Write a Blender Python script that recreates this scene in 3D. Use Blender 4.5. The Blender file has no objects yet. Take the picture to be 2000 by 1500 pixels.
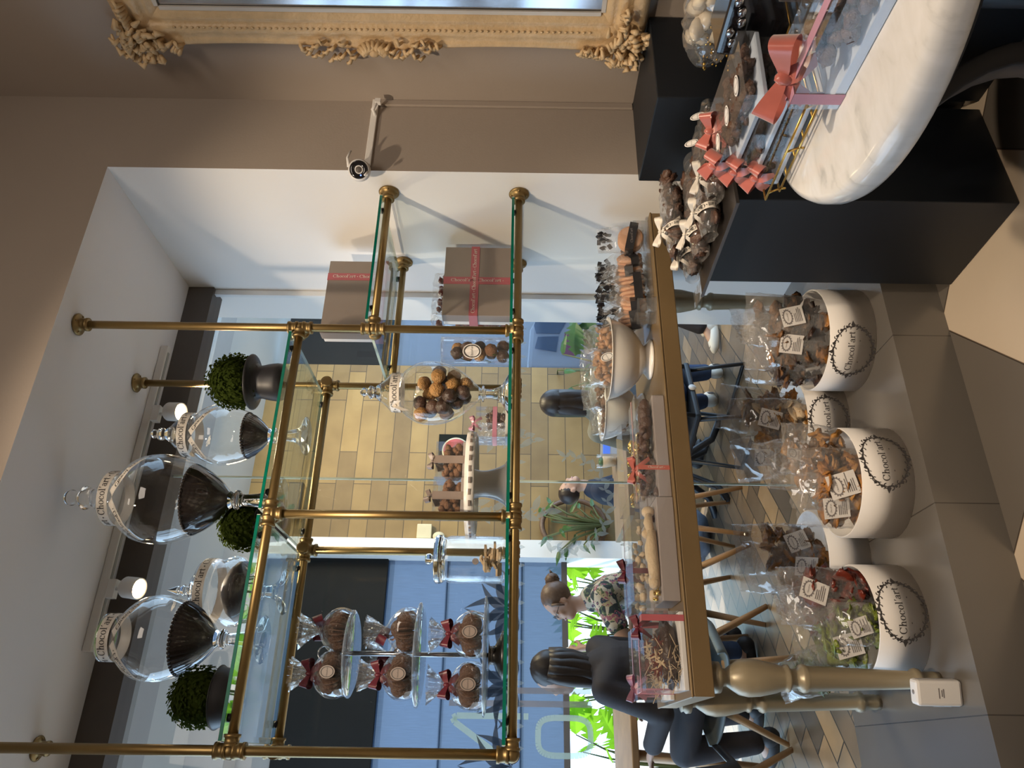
import bpy, bmesh, math, random
from mathutils import Vector, Matrix, noise
PI = math.pi
sc = bpy.context.scene
C = sc.collection
rd = random.Random(11)
def R(d): return math.radians(d)

# ------------------------------------------------------------ materials
MATS = {}
def nt(name):
    m = bpy.data.materials.new(name); m.use_nodes = True
    n = m.node_tree; n.nodes.clear()
    return m, n, n.nodes.new('ShaderNodeOutputMaterial')
def mat(name, col, rough=.5, metal=0, var=.1, scale=14, bump=0, bscale=None, coat=0, spec=.5, emit=None, estr=0, sheen=0):
    m, n, out = nt(name); N = n.nodes.new; L = n.links.new
    p = N('ShaderNodeBsdfPrincipled')
    p.inputs['Roughness'].default_value = rough; p.inputs['Metallic'].default_value = metal
    p.inputs['Coat Weight'].default_value = coat; p.inputs['Specular IOR Level'].default_value = spec
    p.inputs['Sheen Weight'].default_value = sheen
    tc = N('ShaderNodeTexCoord'); nz = N('ShaderNodeTexNoise'); nz.inputs['Scale'].default_value = scale
    nz.inputs['Detail'].default_value = 4
    L(tc.outputs['Object'], nz.inputs['Vector'])
    mx = N('ShaderNodeMix'); mx.data_type = 'RGBA'
    mx.inputs[6].default_value = tuple(max(0, c*(1-var)) for c in col)+(1,)
    mx.inputs[7].default_value = tuple(min(1, c*(1+var)) for c in col)+(1,)
    L(nz.outputs['Fac'], mx.inputs[0]); L(mx.outputs[2], p.inputs['Base Color'])
    if bump:
        b = N('ShaderNodeBump'); b.inputs['Strength'].default_value = bump; b.inputs['Distance'].default_value = .01
        n2 = N('ShaderNodeTexNoise'); n2.inputs['Scale'].default_value = bscale or scale*3; n2.inputs['Detail'].default_value = 3
        L(tc.outputs['Object'], n2.inputs['Vector']); L(n2.outputs['Fac'], b.inputs['Height']); L(b.outputs['Normal'], p.inputs['Normal'])
    if emit:
        p.inputs['Emission Color'].default_value = tuple(emit)+(1,); p.inputs['Emission Strength'].default_value = estr
    L(p.outputs['BSDF'], out.inputs['Surface'])
    MATS[name] = m; return m
def thin(name, tint=(1, 1, 1), refl=.5, base=.03, rough=.03, crinkle=0, cscale=60, haze=0, power=1.5, hcol=(.9, .9, .9), glow=0):
    # thin clear sheet: transparent, with more mirror towards grazing angles
    m, n, out = nt(name); N = n.nodes.new; L = n.links.new
    tr = N('ShaderNodeBsdfTransparent'); tr.inputs['Color'].default_value = tuple(tint)+(1,)
    gl = N('ShaderNodeBsdfGlossy'); gl.inputs['Roughness'].default_value = rough; gl.inputs['Color'].default_value = (1, 1, 1, 1)
    lw = N('ShaderNodeLayerWeight'); lw.inputs['Blend'].default_value = .5
    pw = N('ShaderNodeMath'); pw.operation = 'POWER'; pw.inputs[1].default_value = power
    mu = N('ShaderNodeMath'); mu.operation = 'MULTIPLY_ADD'; mu.inputs[1].default_value = refl; mu.inputs[2].default_value = base
    L(lw.outputs['Facing'], pw.inputs[0]); L(pw.outputs[0], mu.inputs[0])
    mx = N('ShaderNodeMixShader'); L(mu.outputs[0], mx.inputs['Fac']); L(tr.outputs[0], mx.inputs[1]); L(gl.outputs[0], mx.inputs[2])
    if crinkle:
        tc = N('ShaderNodeTexCoord'); v = N('ShaderNodeTexVoronoi'); v.inputs['Scale'].default_value = cscale
        nz = N('ShaderNodeTexNoise'); nz.inputs['Scale'].default_value = cscale*.6; nz.inputs['Detail'].default_value = 2
        mm = N('ShaderNodeMath'); mm.operation = 'ADD'
        b = N('ShaderNodeBump'); b.inputs['Strength'].default_value = crinkle; b.inputs['Distance'].default_value = .012
        L(tc.outputs['Object'], v.inputs['Vector']); L(tc.outputs['Object'], nz.inputs['Vector'])
        L(v.outputs['Distance'], mm.inputs[0]); L(nz.outputs['Fac'], mm.inputs[1]); L(mm.outputs[0], b.inputs['Height'])
        L(b.outputs['Normal'], gl.inputs['Normal']); L(b.outputs['Normal'], lw.inputs['Normal'])
    last = mx.outputs[0]
    if haze:
        d = N('ShaderNodeBsdfDiffuse'); d.inputs['Color'].default_value = tuple(hcol)+(1,)
        if glow:
            t2 = N('ShaderNodeBsdfTranslucent'); t2.inputs['Color'].default_value = tuple(hcol)+(1,); d1 = d; d = N('ShaderNodeMixShader'); d.inputs[0].default_value = glow
            L(d1.outputs[0], d.inputs[1]); L(t2.outputs[0], d.inputs[2])
        m2 = N('ShaderNodeMixShader'); m2.inputs['Fac'].default_value = haze
        L(last, m2.inputs[1]); L(d.outputs[0], m2.inputs[2]); last = m2.outputs[0]
    L(last, out.inputs['Surface']); MATS[name] = m; return m

mat('wall_taupe', (.375, .318, .272), .75, var=.04, scale=3, bump=.04, bscale=120)
mat('wall_white', (.84, .82, .79), .7, var=.03, scale=3, bump=.03, bscale=120)
mat('soffit', (.88, .87, .89), .75, var=.03, scale=2)
mat('ceil', (.62, .55, .48), .8, var=.03)
mat('brass', (.31, .215, .09), .40, .92, .14, 18)
mat('brass_dark', (.28, .195, .085), .44, .9, .15, 18)
mat('bronze', (.215, .145, .07), .42, .35, .1, 10)
mat('leg_paint', (.34, .285, .19), .36, .25, .1, 10)
mat('black_paint', (.006, .009, .014), .45, 0, .1, 6)
mat('black_metal', (.018, .022, .03), .4, .1, .1)
mat('pot_black', (.02, .02, .024), .45, 0, .2, 20)
mat('white_card', (.82, .79, .76), .6, var=.03)
mat('white_plastic', (.80, .78, .76), .35, var=.02)
mat('porcelain', (.82, .79, .74), .16, var=.02, coat=.4)
mat('taupe_card', (.27, .225, .195), .55, var=.05)
mat('taupe_tray', (.36, .31, .29), .5, var=.05)
mat('blue_card', (.60, .68, .80), .5, var=.04)
mat('pink_ribbon', (.42, .10, .12), .4, var=.12, scale=30, sheen=.4)
mat('coral_ribbon', (.48, .13, .10), .3, var=.15, scale=30, sheen=.5)
mat('rose_ribbon', (.50, .22, .30), .3, var=.15, scale=30, sheen=.5)
mat('maroon_ribbon', (.13, .018, .032), .4, var=.2, scale=30)
mat('taupe_ribbon', (.24, .19, .165), .4, var=.1, scale=30)
mat('white_ribbon', (.70, .65, .58), .45, var=.05, scale=30)
mat('ink', (.05, .045, .045), .6, var=.05)
mat('ink_pale', (.60, .45, .43), .6, var=.05)
mat('ink_grey', (.22, .2, .2), .6, var=.1)
mat('chocolate', (.045, .022, .014), .4, var=.35, scale=60, bump=.5, bscale=90)
mat('liner', (.014, .008, .007), .5, var=.3, scale=50)
mat('milk_choc', (.085, .043, .028), .42, var=.3, scale=50, bump=.4)
mat('cocoa', (.19, .085, .035), .65, var=.3, scale=60, bump=.5)
mat('nutty', (.45, .235, .075), .7, var=.45, scale=110, bump=1, bscale=160)
mat('almond', (.42, .21, .085), .55, var=.3, scale=40, bump=.3)
mat('cookie_dark', (.085, .036, .017), .45, var=.35, scale=60, bump=.6)
mat('peach', (.62, .33, .18), .6, var=.12, scale=30)
mat('biscuit', (.62, .47, .30), .6, var=.18, scale=40, bump=.3)
mat('orange_chip', (.36, .15, .03), .45, var=.4, scale=40, bump=.4)
mat('brown_chip', (.17, .08, .03), .45, var=.45, scale=40, bump=.4)
mat('apricot', (.42, .20, .045), .45, var=.35, scale=30, bump=.4)
mat('red_fruit', (.16, .025, .013), .3, var=.4, scale=30, bump=.4)
mat('green_fruit', (.15, .19, .02), .3, var=.4, scale=30, bump=.4)
mat('redbrown', (.14, .035, .03), .45, var=.4, scale=50)
mat('gold_foil', (.65, .42, .12), .25, .9, .2, 60)
mat('white_choc', (.72, .62, .47), .35, var=.12, scale=30)
mat('topiary', (.045, .085, .018), .6, var=.5, scale=60)
mat('leaf_bright', (.33, .62, .05), .45, var=.3, scale=8)
mat('leaf_dark', (.035, .10, .025), .4, var=.4, scale=10)
mat('stem', (.10, .12, .04), .6)
mat('frame_cream', (.64, .46, .26), .42, var=.25, scale=22, bump=.3)
mat('frame_inner', (.62, .58, .52), .4, var=.08)
mat('lamp_white', (.78, .76, .73), .4, var=.02)
mat('chrome', (.5, .5, .52), .18, 1, .05)
mat('steel', (.16, .14, .13), .3, .9, .1)
mat('wood', (.40, .23, .105), .5, var=.3, scale=9)
mat('wood_grey', (.27, .2, .14), .5, var=.3, scale=9)
mat('shell_grey', (.17, .215, .235), .5, var=.1)
mat('skin', (.50, .30, .21), .5, var=.06, scale=20)
mat('hair_dark', (.022, .014, .011), .42, var=.5, scale=60)
mat('hair_brown', (.14, .085, .055), .45, var=.5, scale=60)
mat('navy', (.012, .02, .045), .75, var=.25, scale=14)
mat('blackcloth', (.02, .016, .02), .75, var=.5, scale=12)
mat('jeans', (.035, .065, .14), .8, var=.35, scale=24)
mat('jeans_pale', (.19, .24, .33), .8, var=.35, scale=18)
mat('greygreen', (.23, .22, .17), .8, var=.3, scale=20)
mat('shoe_white', (.70, .66, .58), .5, var=.05)
mat('lens_black', (.01, .01, .012), .12, 0, .1, coat=.6)
mat('blue_led', (.1, .2, 1), .4, emit=(.15, .25, 1), estr=3)
mat('bulb', (1, .9, .75), .4, emit=(1, .72, .40), estr=26)
mat('car_paint', (.50, .55, .62), .3, var=.02, coat=.6)
mat('car_glass', (.03, .05, .08), .1, var=.1)
mat('car_red', (.4, .02, .03), .3, var=.1)
mat('header_dark', (.10, .085, .075), .5, var=.1)
mat('lintel_dark', (.016, .017, .017), .8, spec=.15, var=.15, scale=4)
mat('patio_ceiling', (.50, .50, .47), .8, var=.05, scale=2)
mat('patio_beam', (.36, .36, .35), .8, var=.05)
mat('pillar_white', (.78, .79, .78), .7, var=.04)
mat('sign_dark', (.012, .014, .012), .8, spec=.1)
mat('red_paint', (.45, .07, .05), .4)
mat('cream_paint', (.65, .58, .38), .5)
mat('soil', (.05, .03, .02), .9)
mat('glow_blue', (.05, .1, .5), .4, emit=(.1, .25, .9), estr=.6)
thin('decal_dark', (.5, .52, .55), .0, .0, .5, haze=.7, hcol=(.12, .135, .15))
thin('jar_glass', (.985, .99, .99), .65, .035, .015, power=2.4)
thin('pane', (.97, .985, .98), .30, .012, .01, power=3)
thin('shelf_glass', (.93, .975, .955), .55, .05, .015, power=2)
mat('glass_edge', (.0, .14, .095), .15, 0, .25, 30, coat=.5)
mat('seam_edge', (.62, .72, .62), .25, 0, .05)
thin('plate_glass', (.84, .9, .95), .55, .08, .05, haze=.2, hcol=(.62, .72, .85))
thin('acrylic', (.975, .98, .985), .5, .05, .03, power=1.7, haze=.025)
thin('cello', (.985, .985, .985), .5, .055, .05, crinkle=1.0, cscale=17, haze=.085, power=1.5)
thin('cello_clear', (.985, .985, .985), .5, .05, .05, crinkle=.9, cscale=22, haze=.02, power=1.6)
thin('cello_fan', (.97, .97, .97), .5, .08, .09, crinkle=1.0, cscale=45, haze=.10, power=1.4)
thin('cello_grey', (.88, .87, .86), .5, .06, .08, crinkle=.9, cscale=22, haze=.05, power=1.4)
thin('decal_pale', (.85, .88, .88), .02, .0, .5, haze=.34, hcol=(.60, .66, .66), glow=.6)
thin('vinyl_green', (.8, .85, .8), .02, .0, .5, haze=.75, hcol=(.62, .74, .64), glow=.7)
thin('vinyl_taupe', (.8, .8, .8), .02, .0, .5, haze=.7, hcol=(.42, .37, .36), glow=.5)

def solid_glass(name):
    m, n, out = nt(name); g = n.nodes.new('ShaderNodeBsdfGlass'); g.inputs['Roughness'].default_value = .0; g.inputs['IOR'].default_value = 1.4
    n.links.new(g.outputs[0], out.inputs['Surface']); MATS[name] = m
solid_glass('cut_glass')
def tex_mat(name, build):
    m, n, out = nt(name); N = n.nodes.new; L = n.links.new
    p = N('ShaderNodeBsdfPrincipled'); tc = N('ShaderNodeTexCoord')
    build(N, L, p, tc); L(p.outputs['BSDF'], out.inputs['Surface']); MATS[name] = m
def brick(N, L, vec, w, h, c1, c2, mortar, msize, off=.5):
    b = N('ShaderNodeTexBrick'); b.inputs['Scale'].default_value = 1
    b.inputs['Brick Width'].default_value = w; b.inputs['Row Height'].default_value = h
    b.inputs['Mortar Size'].default_value = msize; b.inputs['Color1'].default_value = c1+(1,)
    b.inputs['Color2'].default_value = c2+(1,); b.inputs['Mortar'].default_value = mortar+(1,)
    b.inputs['Mortar Smooth'].default_value = .1; b.offset = off; L(vec, b.inputs['Vector']); return b
def swiz(N, L, tc, order, rot=0, src='Object'):
    s = N('ShaderNodeSeparateXYZ'); c = N('ShaderNodeCombineXYZ'); L(tc.outputs[src], s.inputs[0])
    L(s.outputs[order[0]], c.inputs[0]); L(s.outputs[order[1]], c.inputs[1])
    mp = N('ShaderNodeMapping'); mp.inputs['Rotation'].default_value = (0, 0, rot); L(c.outputs[0], mp.inputs[0])
    return mp.outputs[0]
def speck(N, L, tc, base, amount, scale, lo, hi, detail=5):
    nz = N('ShaderNodeTexNoise'); nz.inputs['Scale'].default_value = scale; nz.inputs['Detail'].default_value = detail
    L(tc.outputs['Object'], nz.inputs['Vector'])
    mx = N('ShaderNodeMix'); mx.data_type = 'RGBA'; mx.blend_type = 'MULTIPLY'; mx.inputs[0].default_value = amount
    r = N('ShaderNodeValToRGB'); r.color_ramp.elements[0].color = lo+(1,); r.color_ramp.elements[1].color = hi+(1,)
    r.color_ramp.elements[0].position = .3; r.color_ramp.elements[1].position = .7
    L(nz.outputs['Fac'], r.inputs[0]); L(base, mx.inputs[6]); L(r.outputs[0], mx.inputs[7]); return mx.outputs[2]
def _trav(N, L, p, tc):
    b = brick(N, L, swiz(N, L, tc, (0, 2)), .78, .15, (.34, .225, .08), (.20, .13, .05), (.06, .04, .02), .003, .37)
    L(speck(N, L, tc, b.outputs['Color'], .6, 5, (.6, .55, .5), (1, 1, 1)), p.inputs['Base Color']); p.inputs['Roughness'].default_value = .6
tex_mat('travertine', _trav)
def _patio(N, L, p, tc):
    v = swiz(N, L, tc, (0, 1), R(-38))
    b = brick(N, L, v, .30, .135, (.40, .27, .15), (.10, .082, .066), (.04, .035, .03), .004, .5)
    L(speck(N, L, tc, b.outputs['Color'], .7, 3.5, (.45, .45, .45), (1, 1, 1)), p.inputs['Base Color']); p.inputs['Roughness'].default_value = .4
tex_mat('patio_floor', _patio)
def _floor(N, L, p, tc):
    v = swiz(N, L, tc, (0, 1), R(-45)); v.node.inputs['Location'].default_value = (-1.955, -.61, .001)
    ck = N('ShaderNodeTexChecker'); ck.inputs['Scale'].default_value = 1/.6
    ck.inputs['Color1'].default_value = (.50, .415, .32, 1); ck.inputs['Color2'].default_value = (.115, .10, .085, 1); L(v, ck.inputs['Vector'])
    b = brick(N, L, v, .6, .6, (1, 1, 1), (1, 1, 1), (.25, .22, .2), .003, 0)
    mx = N('ShaderNodeMix'); mx.data_type = 'RGBA'; mx.blend_type = 'MULTIPLY'; mx.inputs[0].default_value = 1
    L(ck.outputs['Color'], mx.inputs[6]); L(b.outputs['Color'], mx.inputs[7])
    L(speck(N, L, tc, mx.outputs[2], .3, 4, (.8, .8, .8), (1, 1, 1)), p.inputs['Base Color']); p.inputs['Roughness'].default_value = .3
tex_mat('floor_tile', _floor)
def _plinth(N, L, p, tc):
    b = brick(N, L, swiz(N, L, tc, (0, 1)), .598, 2, (.12, .108, .096), (.115, .104, .092), (.05, .045, .04), .002, 0)
    mp = b.inputs['Vector'].links[0].from_node; mp.inputs['Location'].default_value = (-.12, .3, 0)
    L(speck(N, L, tc, b.outputs['Color'], .25, 6, (.85, .85, .85), (1, 1, 1)), p.inputs['Base Color']); p.inputs['Roughness'].default_value = .26; p.inputs['Specular IOR Level'].default_value = .9; p.inputs['Coat Weight'].default_value = .6; p.inputs['Coat Roughness'].default_value = .22
tex_mat('plinth_tile', _plinth)
def _marble(N, L, p, tc):
    n0 = N('ShaderNodeTexNoise'); n0.inputs['Scale'].default_value = 9; n0.inputs['Detail'].default_value = 8
    n0.inputs['Distortion'].default_value = .5
    mp = N('ShaderNodeMapping'); mp.inputs['Scale'].default_value = (1.2, 3.2, 1); L(tc.outputs['Object'], mp.inputs[0]); L(mp.outputs[0], n0.inputs['Vector'])
    r = N('ShaderNodeValToRGB'); e = r.color_ramp.elements
    e[0].position = .22; e[0].color = (.50, .48, .45, 1); e[1].position = .40; e[1].color = (.70, .67, .63, 1)
    x = e.new(.66); x.color = (.76, .73, .70, 1)
    L(n0.outputs['Fac'], r.inputs[0]); L(r.outputs[0], p.inputs['Base Color']); p.inputs['Roughness'].default_value = .12
tex_mat('marble', _marble)
def _floral(N, L, p, tc):
    v = N('ShaderNodeTexVoronoi'); v.inputs['Scale'].default_value = 24; L(tc.outputs['Object'], v.inputs['Vector'])
    n0 = N('ShaderNodeTexNoise'); n0.inputs['Scale'].default_value = 30; L(tc.outputs['Object'], n0.inputs['Vector'])
    s = N('ShaderNodeSeparateColor'); L(v.outputs['Color'], s.inputs[0])
    r = N('ShaderNodeValToRGB'); e = r.color_ramp.elements; r.color_ramp.interpolation = 'CONSTANT'
    e[0].color = (.02, .035, .04, 1); e[1].position = .45; e[1].color = (.09, .13, .07, 1)
    for q, c in ((.62, (.42, .36, .22)), (.74, (.30, .10, .14)), (.84, (.03, .05, .08)), (.93, (.5, .45, .36))):
        x = e.new(q); x.color = c+(1,)
    ad = N('ShaderNodeMath'); ad.inputs[1].default_value = -.25; L(n0.outputs['Fac'], ad.inputs[0])
    a2 = N('ShaderNodeMath'); L(ad.outputs[0], a2.inputs[0]); L(s.outputs[0], a2.inputs[1])
    L(a2.outputs[0], r.inputs[0]); L(r.outputs[0], p.inputs['Base Color']); p.inputs['Roughness'].default_value = .8
tex_mat('floral', _floral)
def _stripe(N, L, p, tc):
    w = N('ShaderNodeTexWave'); w.inputs['Scale'].default_value = 26; w.bands_direction = 'Z'; L(tc.outputs['Object'], w.inputs['Vector'])
    r = N('ShaderNodeValToRGB'); r.color_ramp.elements[0].color = (.62, .60, .52, 1); r.color_ramp.elements[1].color = (.10, .10, .08, 1)
    L(w.outputs['Fac'], r.inputs[0]); L(r.outputs[0], p.inputs['Base Color'])
tex_mat('stripe', _stripe)
# woven blind: half see-through cloth
def blind(name, col, through):
    m, n, out = nt(name); N = n.nodes.new; L = n.links.new
    d = N('ShaderNodeBsdfDiffuse'); t = N('ShaderNodeBsdfTranslucent'); tr = N('ShaderNodeBsdfTransparent')
    tc = N('ShaderNodeTexCoord'); mp = N('ShaderNodeMapping'); mp.inputs['Scale'].default_value = (60, 1, 2.5); L(tc.outputs['Object'], mp.inputs[0])
    nz = N('ShaderNodeTexNoise'); nz.inputs['Scale'].default_value = 3; L(mp.outputs[0], nz.inputs['Vector'])
    mx = N('ShaderNodeMix'); mx.data_type = 'RGBA'; mx.inputs[6].default_value = tuple(c*.75 for c in col)+(1,); mx.inputs[7].default_value = tuple(min(1, c*1.25) for c in col)+(1,)
    L(nz.outputs['Fac'], mx.inputs[0]); L(mx.outputs[2], d.inputs[0]); L(mx.outputs[2], t.inputs[0])
    a = N('ShaderNodeMixShader'); a.inputs[0].default_value = .6; L(d.outputs[0], a.inputs[1]); L(t.outputs[0], a.inputs[2])
    b = N('ShaderNodeMixShader'); b.inputs[0].default_value = through; L(a.outputs[0], b.inputs[1]); L(tr.outputs[0], b.inputs[2])
    L(b.outputs[0], out.inputs['Surface']); MATS[name] = m
blind('blind_blue', (.042, .066, .112), .03)
blind('blind_clear', (.035, .055, .10), .30)
def leafmat(name, col):
    m, n, out = nt(name); N = n.nodes.new; L = n.links.new
    d = N('ShaderNodeBsdfDiffuse'); t = N('ShaderNodeBsdfTranslucent'); a = N('ShaderNodeMixShader'); a.inputs[0].default_value = .5
    tc = N('ShaderNodeTexCoord'); nz = N('ShaderNodeTexNoise'); nz.inputs['Scale'].default_value = 9; L(tc.outputs['Object'], nz.inputs['Vector'])
    mx = N('ShaderNodeMix'); mx.data_type = 'RGBA'; mx.inputs[6].default_value = tuple(c*.6 for c in col)+(1,); mx.inputs[7].default_value = tuple(min(1, c*1.3) for c in col)+(1,)
    L(nz.outputs['Fac'], mx.inputs[0]); L(mx.outputs[2], d.inputs[0]); L(mx.outputs[2], t.inputs[0])
    L(d.outputs[0], a.inputs[1]); L(t.outputs[0], a.inputs[2]); L(a.outputs[0], out.inputs['Surface']); MATS[name] = m
leafmat('leaf_bright', (.25, .52, .03))
leafmat('topiary', (.055, .08, .016))

# ------------------------------------------------------------ mesh builder
class B:
    def __init__(s): s.v = []; s.f = []; s.sm = []; s.mi = []
    def add(s, vs, fs, smooth=True, m=0, M=None):
        o = len(s.v)
        for p in vs:
            p = Vector(p); s.v.append(M @ p if M is not None else p)
        for f in fs: s.f.append([i+o for i in f]); s.sm.append(smooth); s.mi.append(m)
        return s
    def box(s, x0, y0, z0, x1, y1, z1, m=0, M=None):
        vs = [(x, y, z) for z in (z0, z1) for y in (y0, y1) for x in (x0, x1)]
        return s.add(vs, [(0, 2, 3, 1), (4, 5, 7, 6), (0, 1, 5, 4), (2, 6, 7, 3), (0, 4, 6, 2), (1, 3, 7, 5)], False, m, M)
    def cbox(s, c, sz, m=0, M=None):
        return s.box(c[0]-sz[0]/2, c[1]-sz[1]/2, c[2]-sz[2]/2, c[0]+sz[0]/2, c[1]+sz[1]/2, c[2]+sz[2]/2, m, M)
    def lathe(s, prof, n=32, c=(0, 0, 0), m=0, M=None, cap=True, smooth=True, wob=None):
        vs = []; fs = []
        for i, (r, z) in enumerate(prof):
            for k in range(n):
                a = 2*PI*k/n; q = r*(wob(i, k) if wob else 1); vs.append((c[0]+q*math.cos(a), c[1]+q*math.sin(a), c[2]+z))
        for i in range(len(prof)-1):
            for k in range(n):
                k2 = (k+1) % n; fs.append((i*n+k, i*n+k2, (i+1)*n+k2, (i+1)*n+k))
        if cap:
            if prof[0][0] > 1e-5: fs.append(tuple(range(n-1, -1, -1)))
            if prof[-1][0] > 1e-5: fs.append(tuple((len(prof)-1)*n+k for k in range(n)))
        return s.add(vs, fs, smooth, m, M)
    def tube(s, pts, r, n=12, m=0, cap=True, M=None):
        pts = [Vector(p) for p in pts]; rs = r if isinstance(r, (list, tuple)) else [r]*len(pts)
        vs = []; fs = []; up = None
        for i, p in enumerate(pts):
            d = (pts[min(i+1, len(pts)-1)]-pts[max(i-1, 0)]).normalized()
            if up is None: up = Vector((0, 0, 1)) if abs(d.z) < .9 else Vector((1, 0, 0))
            a = d.cross(up).normalized(); b = a.cross(d).normalized(); up = b
            for k in range(n):
                t = 2*PI*k/n; vs.append(p+rs[i]*(math.cos(t)*a+math.sin(t)*b))
        for i in range(len(pts)-1):
            for k in range(n):
                k2 = (k+1) % n; fs.append((i*n+k, (i+1)*n+k, (i+1)*n+k2, i*n+k2))
        if cap: fs.append(tuple(range(n))); fs.append(tuple((len(pts)-1)*n+k for k in range(n-1, -1, -1)))
        return s.add(vs, fs, True, m, M)
    def ball(s, c, r, nu=12, nv=8, m=0, M=None, lump=0, seed=0, smooth=True):
        if not isinstance(r, (list, tuple)): r = (r, r, r)
        vs = [(c[0], c[1], c[2]-r[2])]; fs = []
        for j in range(1, nv):
            b = -PI/2+PI*j/nv
            for k in range(nu):
                a = 2*PI*k/nu; d = Vector((math.cos(b)*math.cos(a), math.cos(b)*math.sin(a), math.sin(b)))
                q = 1+lump*(noise.noise(d*2.2+Vector((seed*3.1, seed*1.7, 0)))) if lump else 1
                vs.append((c[0]+r[0]*d.x*q, c[1]+r[1]*d.y*q, c[2]+r[2]*d.z*q))
        vs.append((c[0], c[1], c[2]+r[2])); e = len(vs)-1
        for k in range(nu):
            k2 = (k+1) % nu; fs.append((0, 1+k2, 1+k)); fs.append((e, e-nu+k, e-nu+k2))
            for j in range(nv-2):
                o = 1+j*nu; fs.append((o+k, o+k2, o+nu+k2, o+nu+k))
        return s.add(vs, fs, smooth, m, M)
    def grid(s, fn, nu, nv, m=0, M=None, smooth=True, closeu=False):
        vs = [fn(i/(nu if closeu else nu-1), j/(nv-1)) for j in range(nv) for i in range(nu)]; fs = []
        for j in range(nv-1):
            for i in range(nu if closeu else nu-1):
                i2 = (i+1) % nu; fs.append((j*nu+i, j*nu+i2, (j+1)*nu+i2, (j+1)*nu+i))
        return s.add(vs, fs, smooth, m, M)
    def prism(s, poly, h0, h1, m=0, M=None):     # poly in xy, extruded in z
        n = len(poly); vs = [(x, y, h0) for x, y in poly]+[(x, y, h1) for x, y in poly]
        fs = [tuple(range(n-1, -1, -1)), tuple(range(n, 2*n))]+[(i, (i+1) % n, n+(i+1) % n, n+i) for i in range(n)]
        return s.add(vs, fs, False, m, M)
    def mesh(s, name, mats):
        me = bpy.data.meshes.new(name); me.from_pydata([tuple(p) for p in s.v], [], s.f)
        me.polygons.foreach_set('use_smooth', s.sm); me.polygons.foreach_set('material_index', s.mi)
        for q in (mats if isinstance(mats, (list, tuple)) else [mats]): me.materials.append(MATS[q])
        me.update(); return me
def obj(name, b, mats, parent=None, loc=(0, 0, 0), bevel=0, solid=0):
    o = bpy.data.objects.new(name, b if isinstance(b, bpy.types.Mesh) else b.mesh(name, mats)); C.objects.link(o)
    o.location = loc
    if parent is not None: o.parent = parent
    if bevel:
        q = o.modifiers.new('bevel', 'BEVEL'); q.width = bevel; q.segments = 2; q.limit_method = 'ANGLE'
    if solid:
        q = o.modifiers.new('solid', 'SOLIDIFY'); q.thickness = solid
    return o
def tag(o, label=None, cat=None, group=None, kind=None):
    if label: o['label'] = label
    if cat: o['category'] = cat
    if group: o['group'] = group
    if kind: o['kind'] = kind
    return o
def thing(name, label, cat, loc=(0, 0, 0), rz=0, group=None, rot=None):
    o = bpy.data.objects.new(name, None); C.objects.link(o); o.empty_display_size = .05
    o.location = loc; o.rotation_euler = rot if rot else (0, 0, rz)
    return tag(o, label, cat, group)
def struct(name, b, m, parent=None, bevel=0, label=None):
    o = obj(name, b, m, parent, bevel=bevel)
    if parent is None: o['kind'] = 'structure'
    if label: o['label'] = label; o['category'] = name.split('_')[0]
    return o
def copy_tree(o, parent=None):
    c = o.copy(); C.objects.link(c); c.parent = parent
    for ch in [x for x in bpy.data.objects if x.parent == o]: copy_tree(ch, c)
    return c
def TM(loc=(0, 0, 0), rz=0, rx=0, ry=0, s=1):
    return Matrix.Translation(loc) @ Matrix.Rotation(rz, 4, 'Z') @ Matrix.Rotation(ry, 4, 'Y') @ Matrix.Rotation(rx, 4, 'X') @ Matrix.Scale(s, 4)

# ------------------------------------------------------------ lettering (own bold serif)
def _ring(cx, cy, rx, ry, tx, ty, a0=0, a1=360, n=20):
    out = []
    for i in range(n):
        q = [R(a0+(a1-a0)*(i+k)/n) for k in (0, 1)]
        out.append([(cx+rx*math.cos(q[0]), cy+ry*math.sin(q[0])), (cx+rx*math.cos(q[1]), cy+ry*math.sin(q[1])),
                    (cx+(rx-tx)*math.cos(q[1]), cy+(ry-ty)*math.sin(q[1])), (cx+(rx-tx)*math.cos(q[0]), cy+(ry-ty)*math.sin(q[0]))])
    return out
def _rect(a, b, c, d): return [[(a, b), (c, b), (c, d), (a, d)]]
def _disc(x, y, r, n=10): return [[(x+r*math.cos(2*PI*k/n), y+r*math.sin(2*PI*k/n)) for k in range(n)]]
GL = {'C': (_ring(.37, .36, .35, .38, .13, .04, 38, 322)+_rect(.6, .48, .66, .74), .74),
      'h': (_rect(.06, 0, .18, .75)+_rect(0, 0, .25, .035)+_rect(0, .715, .1, .75)+_ring(.29, .29, .18, .21, .115, .06, 0, 180, 10)+_rect(.355, 0, .47, .3)+_rect(.29, 0, .54, .035), .57),
      'o': (_ring(.26, .25, .25, .26, .12, .035), .54),
      'c': (_ring(.25, .25, .24, .26, .12, .035, 42, 318)+_disc(.38, .39, .065), .48),
      'l': (_rect(.07, 0, .19, .75)+_rect(0, 0, .26, .035)+_rect(0, .715, .1, .75), .3),
      "'": ([[(.05, .54), (.09, .54), (.21, .74), (.09, .76)]], .24),
      'a': (_ring(.2, .14, .19, .15, .1, .035)+_rect(.28, .03, .4, .37)+_rect(.3, 0, .47, .035)+_ring(.23, .35, .17, .16, .11, .04, 0, 165, 8), .5),
      'r': (_rect(.06, 0, .18, .5)+_rect(0, 0, .26, .035)+_rect(0, .465, .1, .5)+_ring(.3, .33, .15, .18, .06, .06, 60, 180, 6)+_disc(.36, .43, .07), .44),
      't': (_rect(.08, .07, .2, .64)+_rect(0, .45, .32, .495)+_ring(.2, .11, .12, .12, .11, .05, 180, 330, 8), .36),
      ' ': ([], .22), '•': (_disc(.14, .27, .1), .3)}
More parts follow.
